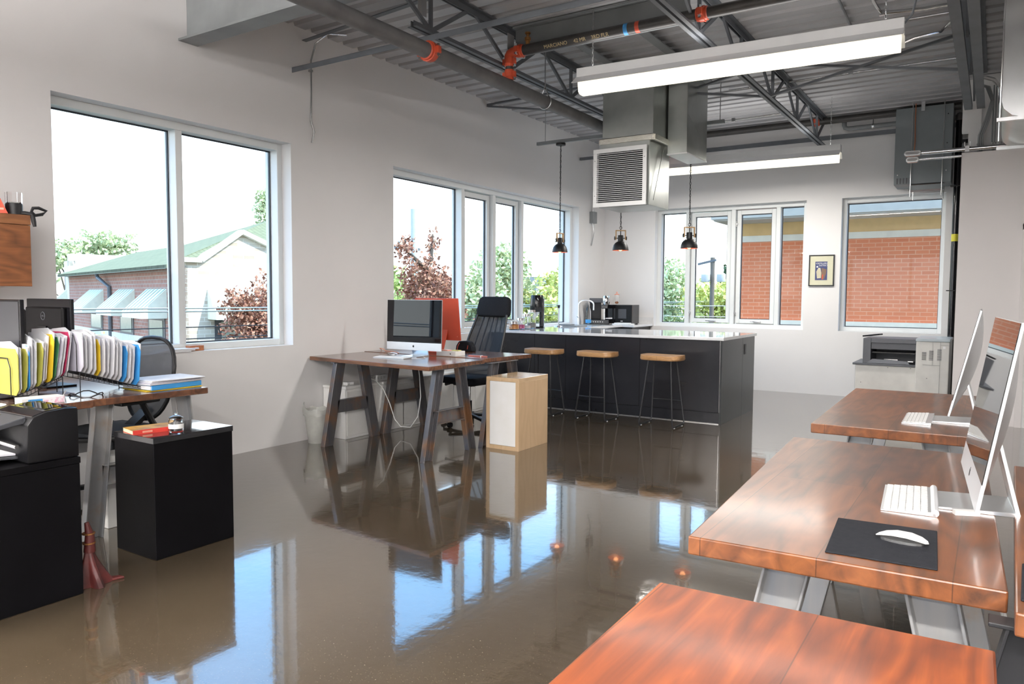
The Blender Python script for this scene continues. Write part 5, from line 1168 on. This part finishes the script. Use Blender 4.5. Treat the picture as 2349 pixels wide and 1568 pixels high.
MB().lathe([(.0376,.022),(.0378,.045),(.0376,.046)], (1.765,2.325,.63), 24).build('white_label', M['white'], t, smooth=True)
MB().lathe([(.036,.070),(.037,.078),(.020,.088),(.006,.092),(.010,.10),(.001,.106)], (1.765,2.325,.63), 20).lathe([(.001,.07),(.036,.07)],(1.765,2.325,.63),20).build('glass_lid', M['clear'], t, smooth=True)
# black desktop printer
t = thing('desktop_printer', 'black desktop printer with an open paper tray on the black storage box', 'printer', (1.72, 1.55, .63))
prof = [(1.735,.63),(1.735,.850),(1.68,.853),(1.60,.845),(1.55,.828),(1.525,.795),(1.52,.64),(1.525,.63)]
MB().prism(prof, 1.62, 1.945, 'x').build('printer_body', M['blackpl'], t, bevel=.006, smooth=True)
MB().prism([(1.735,.852),(1.68,.8555),(1.60,.848),(1.552,.833),(1.548,.826),(1.735,.845)], 1.615, 1.93, 'x').build('top_lid', M['blackgloss'], t, bevel=.002, seg=1)
MB().prism([(1.715,.8555),(1.69,.857),(1.62,.8525),(1.62,.850),(1.715,.852)], 1.66, 1.89, 'x').build('lid_window', M['screen'], t)
MB().prism([(1.54,.830),(1.40,.795),(1.40,.780),(1.54,.800)], 1.35, 1.90, 'x').build('control_lip', M['darkgrey'], t, bevel=.004)
MB().box(1.35,1.42,.63,1.62,1.735,.80).build('left_body', M['blackpl'], t, bevel=.006)
MB().prism([(1.52,.645),(1.22,.668),(1.22,.676),(1.52,.655)], 1.45, 1.86, 'x').build('paper_tray', M['darkgrey'], t)
MB().prism([(1.52,.658),(1.25,.678),(1.25,.684),(1.52,.666)], 1.47, 1.84, 'x').build('paper_sheets', M['paper'], t)
MB().tube([(1.50,1.51,.72),(1.75,1.50,.71),(1.88,1.51,.70)], .010, 8).build('exit_roller', M['zinc'], t)
for i_ in range(4): MB().box(1.62+i_*.03, 1.50, .822, 1.635+i_*.03, 1.52, .826).build('button', M['zinc'], t)
# red folded broom / umbrella on the floor
t = thing('red_umbrella', 'folded dark red umbrella leaning behind the tall black box, cloth on the floor', 'umbrella', (1.86, 1.84, 0))
MB().tube([(1.88,1.79,.30),(1.885,1.80,.24),(1.88,1.80,.16)], [.010,.020,.026], 10).build('strap_end', mat('dark_red_cloth', (.06,.008,.007), .5, c2=(.09,.013,.010)), t, smooth=True)
vs = []; fs = []; n = 28
for j in range(6):
    s_ = j/5
    for k in range(n):
        a = 2*PI*k/n; r = .016+.042*s_**1.1*(1+.55*math.sin(4*a+1+s_)); vs.append((1.885+r*math.cos(a)*.9+.01*s_, 1.795+r*math.sin(a)*1.1+.02*s_**2, .17*(1-s_)+.001))
for j in range(5): fs += [(j*n+k, j*n+(k+1) % n, (j+1)*n+(k+1) % n, (j+1)*n+k) for k in range(n)]
MB().add(vs, fs).build('folded_cloth', mat('red_cloth', (.085,.010,.008), .5, c2=(.035,.005,.004), sc_=14), t, smooth=True)
MB().prism([(1.88,1.82),(1.91,1.87),(1.93,1.935),(1.895,1.93),(1.86,1.88)], .0, .012, 'z').build('cloth_flap', mat('red_cloth', (.085,.010,.008), .5), t, bevel=.004)
for z_ in (.20, .245): MB().tube([(1.882,1.797,z_),(1.882,1.797,z_+.006)], .028, 12).build('brass_ring', M['brass'], t)
# white carton and cable under the left desk
tag(MB().box(.95,2.30,0.0,1.12,2.62,.42).build('carton', M['white'], bevel=.004), 'white box standing under the left desk behind the steel leg', 'box')
t = thing('floor_cable', 'black cable hanging below the left desk beside the white box', 'cable', (1.15, 2.28, .1))
MB().tube([(1.14,2.27,.73),(1.16,2.26,.5),(1.15,2.27,.32),(1.13,2.26,.2),(1.18,2.24,.06),(1.2,2.2,.01)], .004, 6).build('cable_sleeve', M['blkcable'], t, smooth=True)
# window sill things
t = thing('small_carton', 'small orange-brown carton on the sill of the tall window', 'box', (-.06, 3.68, ZB))
MB().box(-.095,3.62,ZB,-.04,3.75,ZB+.042).build('carton_body', mat('orange_brown_card', (.42,.15,.06), .6), t, bevel=.002)
text('carton_lettering', '3M', .026, frame_of((-.0395,3.685,ZB+.021),(0,1,0),(0,0,1),(1,0,0)), M['white'], t, .0003)
for i_, lab in enumerate(('lowest sheaf of papers on the window sill', 'middle sheaf of papers on the window sill', 'topmost sheaf of papers on the window sill')):
    tag(MB().prism([(-.11,3.30+i_*.03),(.015,3.31+i_*.03),(.012,3.60+i_*.035),(-.11,3.60+i_*.03)], ZB+i_*.009, ZB+i_*.009+.008, 'z').build('paper_sheaf', M['paper']), lab, 'papers', 'papers on the sill')
# cable under the right desks
t = thing('floor_cable', 'grey cable looping to the floor under the reddish desk', 'cable', (5.5, 1.95, 0))
MB().tube([(5.40,2.05,.74),(5.43,2.0,.6),(5.46,1.93,.45),(5.52,1.88,.3),(5.6,1.9,.05),(5.62,2.1,.012)], .006, 8).build('cable_sleeve', M['cable'], t, smooth=True)
tag(MB().box(-.03,-.01,0,.03,.01,.012,M=T((5.335,2.30,DT),.4)).build('usb_stick', M['white']), 'tiny white plug lying by the nearest silver computer', 'plug')
# ---------------------------------------------------------------- outside
GZ = -4.0
struct(MB().box(-160, -60, GZ-.2, 120, 160, GZ), 'ground', mat('asphalt_and_grass', (.10,.11,.07), .9, c2=(.14,.14,.12), sc_=.2))
C0 = Vector((-20, 16.6, 0)); dA = Vector((-.959, .284, 0)); dB = Vector((.284, .959, 0))
MO = Matrix(((dA.x, dB.x, 0, C0.x), (dA.y, dB.y, 0, C0.y), (0, 0, 1, 0), (0, 0, 0, 1)))
bA = brick('brown_brick', 'XZY', (.42,.20,.15), (.34,.16,.12), (.40,.34,.30), .42, .16, .02)
bB = brick('cream_brick', 'YZX', (.55,.49,.41), (.38,.31,.24), (.62,.58,.52), .42, .16, .018, vary=(.62,.57,.5))
sh = NT('green_shingles'); vv = sh.coord(); br_ = sh.n('TexBrick'); br_.inputs['Scale'].default_value = 1; br_.inputs['Brick Width'].default_value = .6; br_.inputs['Row Height'].default_value = .22; br_.inputs['Mortar Size'].default_value = .02
br_.inputs['Color1'].default_value = (.16,.18,.105,1); br_.inputs['Color2'].default_value = (.19,.21,.125,1); br_.inputs['Mortar'].default_value = (.12,.135,.08,1); sh.l(vv, br_.inputs['Vector']); sh.l(br_.outputs['Color'], sh.b.inputs['Base Color']); sh.set(.9)
stone = mat('pale_stone', (.74,.71,.64), .8); awn = mat('striped_awning', (.80,.80,.66), .7); awn2 = mat('awning_front', (.55,.66,.58), .7)
t = thing('brick_building', 'brick building with green shingle roof and pale awnings outside the tall window', 'building', tuple(C0+Vector((0,0,GZ))), 0)
EZ = 2.42
MB().box(0, 0, GZ, 21.5, .3, EZ, M=MO).build('side_wall', bA, t)
gz = EZ+.12
MB().prism([(0,GZ),(6.2,GZ),(6.2,gz),(5.0,gz),(2.3,gz+1.2),(.9,gz+.35),(.55,gz),(0,gz)], 0, .3, 'x', M=MO).build('gable_wall', bB, t)
cp = MB()
for a, b in (((0,gz),(.75,gz)), ((.75,gz),(2.3,gz+1.15)), ((2.3,gz+1.15),(5.0,gz)), ((5.0,gz),(6.2,gz))):
    cp.bar(MO @ Vector((-.05, a[0], a[1]+.08)), MO @ Vector((-.05, b[0], b[1]+.08)), .42, .17)
cp.build('coping', stone, t)
def poly3(name, vs, m, th=.12):
    mb = MB(); v3 = [MO @ Vector(p) for p in vs]; lo = [p-Vector((0,0,th)) for p in v3]; n = len(v3)
    mb.add(v3+lo, [tuple(range(n)), tuple(range(2*n-1, n-1, -1))]+[(i, i+n, (i+1) % n+n, (i+1) % n) for i in range(n)]); return mb.build(name, m, t)
RZ = 4.8
poly3('roof', [(-.2,-.5,EZ),(20.5,-.5,EZ),(16.0,2.6,EZ+1.23),(8.2,2.6,EZ+1.23),(4.6,5.5,RZ)], sh.m)
poly3('roof', [(.35,.1,EZ+.25),(4.6,5.5,RZ),(4.6,6.2,RZ),(.35,7.5,EZ+.6)], sh.m)
poly3('roof', [(20.5,-.5,EZ),(20.5,6,EZ),(16.0,2.6,EZ+1.23)], sh.m)
MB().box(20.2,0,GZ,21.5,.35,EZ+.8,M=MO).box(20.2,0,EZ+.5,20.5,3,EZ+1.2,M=MO).build('parapet', stone, t)
MB().box(-.1,-.5,EZ-.14,20.6,-.38,EZ+.0,M=MO).build('gutter', mat('gutter_grey', (.20,.22,.18), .6), t)
MB().box(0,-.06,-1.0,21,.0,-.45,M=MO).build('stone_band', stone, t)
MB().tube([MO @ Vector(p) for p in ((11.4,-.40,EZ-.1),(11.4,-.35,EZ-.3),(10.3,-.1,EZ-.75),(10.3,-.08,GZ))], .09, 8).build('downpipe', M['steel'], t)
def awning(a0, a1, side):
    ext = .95; z1, z0 = 1.55, .40
    if side == 'A': f = lambda u, o, z: MO @ Vector((u, -o, z))
    else: f = lambda u, o, z: MO @ Vector((-o, u, z))
    mb = MB(); vs = [f(a0,0,z1),f(a1,0,z1),f(a1,ext,z0+.25),f(a0,ext,z0+.25),f(a1,ext,z0),f(a0,ext,z0),f(a0,0,z0),f(a1,0,z0)]
    mb.add(vs, [(0,1,2,3),(3,2,4,5),(0,3,5,6),(1,7,4,2)]); o_ = mb.build('awning', awn, t)
    st = MB(); n = 6
    for i in range(n):
        u0 = a0+(a1-a0)*(i+.25)/n; u1 = a0+(a1-a0)*(i+.6)/n
        st.add([f(u0,.01,z1+.01),f(u1,.01,z1+.01),f(u1,ext+.01,z0+.26),f(u0,ext+.01,z0+.26)], [(0,1,2,3)])
    st.build('stripes', awn2, o_)
    w_ = MB(); 
    vs = [f(u, o2, z) for u in (a0+.25, a1-.25) for o2 in (-.05, .03) for z in (-.45, z1-.1)]
    w_.add(vs, [(0,1,3,2),(4,6,7,5),(0,4,5,1),(2,3,7,6),(0,2,6,4),(1,5,7,3)]); wo_ = w_.build('window', M['darkgrey'], t)
    g_ = MB(); vs = [f(u, o2, z) for u in (a0+.5, a1-.5) for o2 in (.03, .05) for z in (-.35, .3)]
    g_.add(vs, [(0,1,3,2),(4,6,7,5),(0,4,5,1),(2,3,7,6),(0,2,6,4),(1,5,7,3)]); g_.build('pane', mat('pane_reflection', (.35,.38,.30), .2), wo_)
for a in ((1.6,4.4),(6.2,9.0),(11.9,15.0),(20.9,21.4)): awning(*a, 'A')
for a in ((1.0,2.9),(4.0,5.8)): awning(*a, 'B')
# brick neighbour beyond the far wall
t = thing('orange_brick_building', 'orange brick building with a wide pale eave just beyond the far windows', 'building', (6, 15, GZ))
bo = brick('orange_brick', 'XZY', (.80,.25,.11), (.72,.21,.09), (.82,.40,.24), .215, .073, .008, rough=.8, vary=(.66,.18,.08))
MB().box(1.04, 15, .92, 14, 15.3, 2.44).box(1.04,15.3,.92,1.3,24,2.44).build('brick_wall', bo, t)
MB().box(1.0, 14.96, 2.44, 14, 15.3, 2.56).build('stone_band', mat('bright_stone', (.86,.80,.68), .7), t)
MB().box(1.03, 14.99, 2.56, 14, 15.3, 2.80).build('frieze', mat('tan_frieze', (.80,.52,.22), .7), t)
MB().box(.80, 14.2, 2.80, 14, 24, 2.86).build('soffit', mat('pale_soffit', (.55,.53,.48), .8), t)
MB().box(.76, 14.15, 2.83, 14, 24, 3.75).build('fascia', mat('grey_fascia', (.52,.47,.40), .8), t)
MB().box(.9, 14.9, .84, 14, 15.3, .92).build('sill_ledge', mat('bright_stone', (.86,.80,.68), .7), t)
MB().box(1.0, 14.97, GZ, 14, 15.25, .84).build('lower_wall', mat('beige_render', (.70,.64,.54), .8), t)
# trees
def leafmat(name, a, b, c):
    x = NT(name); f = x.noise(x.coord(), 6, 4); x.l(x.ramp(f, [(.32, a), (.5, b), (.68, c)]), x.b.inputs['Base Color']); return x.set(.7)
LM = {'red': leafmat('copper_leaves', (.14,.05,.035), (.36,.16,.10), (.66,.42,.28)), 'green': leafmat('green_leaves', (.16,.24,.06), (.34,.46,.14), (.50,.60,.26)),
      'lime': leafmat('yellow_green_leaves', (.36,.38,.07), (.60,.64,.20), (.78,.80,.40)), 'dark': leafmat('dark_conifer', (.03,.07,.03), (.06,.12,.05), (.10,.17,.08)), 'pale': leafmat('pale_green_leaves', (.36,.44,.22), (.52,.60,.36), (.68,.72,.5))}
bark = mat('tree_bark', (.09,.075,.06), .9)
def tree(lab, base, blobs, key, n, leaf, name='garden_tree', trunk=.12, seed=1):
    rnd = random.Random(seed); t = thing(name, lab, 'tree', (base[0], base[1], GZ), 0, 'trees outside the windows')
    vs = []; fs = []
    tot = sum(b[3]*b[4]*b[5] for b in blobs)
    for (x_, y_, z_, rx, ry, rz) in blobs:
        k = int(n*rx*ry*rz/tot)
        for _ in range(k):
            d = Vector((rnd.gauss(0,1), rnd.gauss(0,1), rnd.gauss(0,1))).normalized(); r = rnd.random()**.38
            nz = .75+.5*noise.noise(d*2.2+Vector((x_,y_,z_)))
            c = Vector((x_+d.x*rx*r*nz, y_+d.y*ry*r*nz, z_+d.z*rz*r*nz))
            a = Vector((rnd.gauss(0,1), rnd.gauss(0,1), rnd.gauss(0,1))).normalized(); b = a.cross(Vector((rnd.gauss(0,1), rnd.gauss(0,1), rnd.gauss(0,1)))).normalized()
            s_ = leaf*rnd.uniform(.6,1.3); i = len(vs)
            vs += [c+a*s_, c+b*s_*.6, c-a*s_, c-b*s_*.6]; fs.append((i, i+1, i+2, i+3))
    me = bpy.data.meshes.new('crown'); off = Vector((base[0], base[1], GZ)); me.from_pydata([v_-off for v_ in vs], [], fs); me.materials.append(LM[key])
    o_ = bpy.data.objects.new('crown', me); col.objects.link(o_); o_.parent = t; WM[o_.name] = WM[t.name]
    mb = MB(); top = max(b[2] for b in blobs); mb.tube([(base[0],base[1],GZ),(base[0]+.1,base[1],(GZ+top)/2),(blobs[0][0],blobs[0][1],blobs[0][2]+blobs[0][5]*.4)], [trunk,trunk*.7,trunk*.2], 8)
    for b in blobs: mb.tube([(base[0],base[1],b[2]-b[5]*1.1),(b[0],b[1],b[2]),(b[0],b[1],b[2]+b[5]*.5)], [trunk*.5,trunk*.25,.015], 6)
    mb.build('trunk', bark, t); return t
tree('copper-leaved tree in front of the cream gable, seen through the tall window', (-14, 15.2), [(-14,15.6,.2,1.3,1.5,2.0),(-14,14.2,-.8,1.2,1.4,1.0),(-14,14.6,1.0,.7,.7,.7),(-14,16.4,1.6,.7,.9,1.2),(-14,13.2,-1.6,1.3,1.3,.7)], 'red', 14000, .07, 'copper_tree', seed=2)
tree('large copper-leaved tree filling the first pane of the four-pane window', (-6, 14), [(-6,13.8,1.5,.9,.75,1.1),(-6,14.0,.5,1.0,1.2,1.1),(-6,13.1,2.4,.35,.35,.45),(-6,14.1,2.6,.25,.25,.45),(-6,12.8,.3,.8,.8,.9),(-6,14.3,1.4,.9,.7,.8),(-6,15.2,-.1,.9,1.2,.9),(-6,16.4,.2,.9,.8,.8),(-6,13.8,-.9,1.2,2.2,1.0)], 'red', 30000, .05, 'copper_tree', seed=3)
tree('green tree behind the copper tree, low in the four-pane window', (-12, 20), [(-12,19.0,1.4,1.6,1.6,1.3),(-12,21,.6,2,2,1.4),(-12,22,-.8,2,4,1.5)], 'green', 9000, .10, seed=4)
tree('tall pale green tree in the narrow panes of the four-pane window', (-10, 22), [(-10,23.2,2.2,1.3,1.5,1.5),(-10,22.0,1.0,1.5,1.8,1.6),(-10,24.5,.6,1.4,1.6,1.6)], 'pale', 9000, .10, seed=5)
tree('yellow-green tree before the white house, in the last pane of the four-pane window', (-9, 26), [(-9,26.2,1.6,1.6,1.6,1.3),(-9,24.6,.6,1.7,1.6,1.3),(-9,28.5,.5,2.0,2.0,1.3),(-9,30.5,1.2,1.8,1.8,1.3)], 'lime', 9000, .10, seed=6)
tree('pale green tree left of the pole in the far windows', (-7, 31), [(-6.6,31,1.9,1.5,1.5,1.4),(-7.2,31,.2,2.2,2,1.6)], 'pale', 7000, .11, seed=7)
tree('yellow-green tree low around the pole in the far windows', (-4, 30), [(-4.3,30,1.2,1.5,1.6,1.0),(-2.8,30,.9,1.6,1.6,1.0),(-4,30,-.6,3,2,1.2)], 'lime', 9000, .11, seed=8)
tree('dark green conifer behind the pole in the far windows', (-4.2, 34), [(-4.6,34,2.6,.5,.5,.8),(-4.6,34,1.9,.8,.8,.9),(-4.6,34,1.1,1.1,1.1,1.0)], 'dark', 5000, .10, seed=9)
tree('pale tree behind the left end of the brick building', (-55, 30), [(-55,29,4.4,2.6,3.2,1.6),(-55,33,5.3,2.6,2.6,1.4),(-55,27.5,2.6,2,2.5,1.8)], 'pale', 6000, .20, seed=10)
tree('pale tree rising above the green roof in the right pane of the tall window', (-30, 29), [(-30,28.6,6.6,.7,.9,1.3),(-30,29.4,5.2,1.4,1.5,1.2)], 'pale', 3000, .12, seed=11)
tree('small yellow-green shrub tree low in the tall window above the files', (-12, 9.2), [(-12,9.0,.15,.5,.55,.35),(-12,9.3,-.4,.6,.7,.5)], 'lime', 2500, .07, seed=12)
# white house and utility poles, wires
t = thing('white_house', 'white house behind the yellow-green trees in the last pane', 'house', (-14, 33, GZ)); wh = mat('white_siding', (.85,.85,.82), .7)
MB().box(-18,32,GZ,-10.6,38,1.3).build('wall', wh, t)
MB().prism([(-18.4,1.3),(-10.2,1.3),(-12.6,2.3),(-16,2.3)], 31.6, 38.4, 'y').build('roof', mat('grey_shingle', (.35,.36,.38), .8), t)
for a in (-17,-14.8,-12.6):
    w_ = MB().box(a,31.96,-.9,a+1.2,32,.6).build('window', M['darkgrey'], t)
    MB().box(a+.1,31.94,-.8,a+1.1,31.96,.5).build('pane', mat('bright_pane', (.5,.55,.6), .2), w_)
t = thing('utility_pole', 'pale utility pole behind the copper tree with a crossarm', 'pole', (-12, 20.4, GZ))
MB().tube([(-12,20.5,GZ),(-12,20.5,4.4)], .13, 12).build('pole_shaft', mat('galvanised_pole', (.42,.46,.48), .5), t, smooth=True)
MB().bar((-12.1,19.6,3.0),(-12.1,20.9,3.0), .09, .09).build('crossarm', M['steel'], t)
for y_ in (19.8, 20.1): MB().lathe([(.03,0),(.06,.05),(.03,.1),(.06,.15),(.02,.2)], (-12.1,y_,3.05), 8).build('insulator', M['steel_lt'], t)
t = thing('utility_pole', 'dark wooden utility pole with transformer cans in the far windows', 'pole', (-3.65, 28, GZ))
MB().tube([(-3.65,28,GZ),(-3.65,28,2.85)], .085, 10).build('pole_shaft', mat('weathered_pole', (.15,.13,.11), .9), t, smooth=True)
for x_ in (-3.85,-3.25): MB().lathe([(.001,0),(.15,0),(.17,.04),(.17,.28),(.1,.33),(.001,.34)], (x_,27.8,1.92), 12).build('transformer_can', mat('pale_can', (.5,.52,.53), .5), t, smooth=True)
MB().bar((-4.2,27.95,2.6),(-3.5,27.95,2.75), .08, .08).build('crossarm', M['steel'], t)
for i, (x_, z_, r_, lab) in enumerate(((-4.0,1.165,.012,'topmost bright overhead wire outside the left windows'),(-4.05,1.12,.012,'second bright overhead wire outside the left windows'),(-4.0,.90,.008,'thin dark overhead wire outside the left windows'),(-4.0,.74,.008,'lowest overhead wire outside the left windows'))):
    t = MB().tube([(x_,-30,z_-.05),(x_,5,z_),(x_,14,z_-.03),(x_,45,z_+.1)], r_, 6).build('overhead_wire', M['zinc'] if i < 2 else M['blkcable']); tag(t, lab, 'wire', 'overhead wires outside the left windows')
for i, (z_, lab) in enumerate(((1.05,'upper overhead wire beyond the far windows'),(.70,'lower overhead wire beyond the far windows'))):
    t = MB().tube([(-40,24,z_+.5),(-3.6,24,z_),(30,24.5,z_+.4)], .015, 6).build('overhead_wire', M['zinc']); tag(t, lab, 'wire', 'overhead wires beyond the far windows')
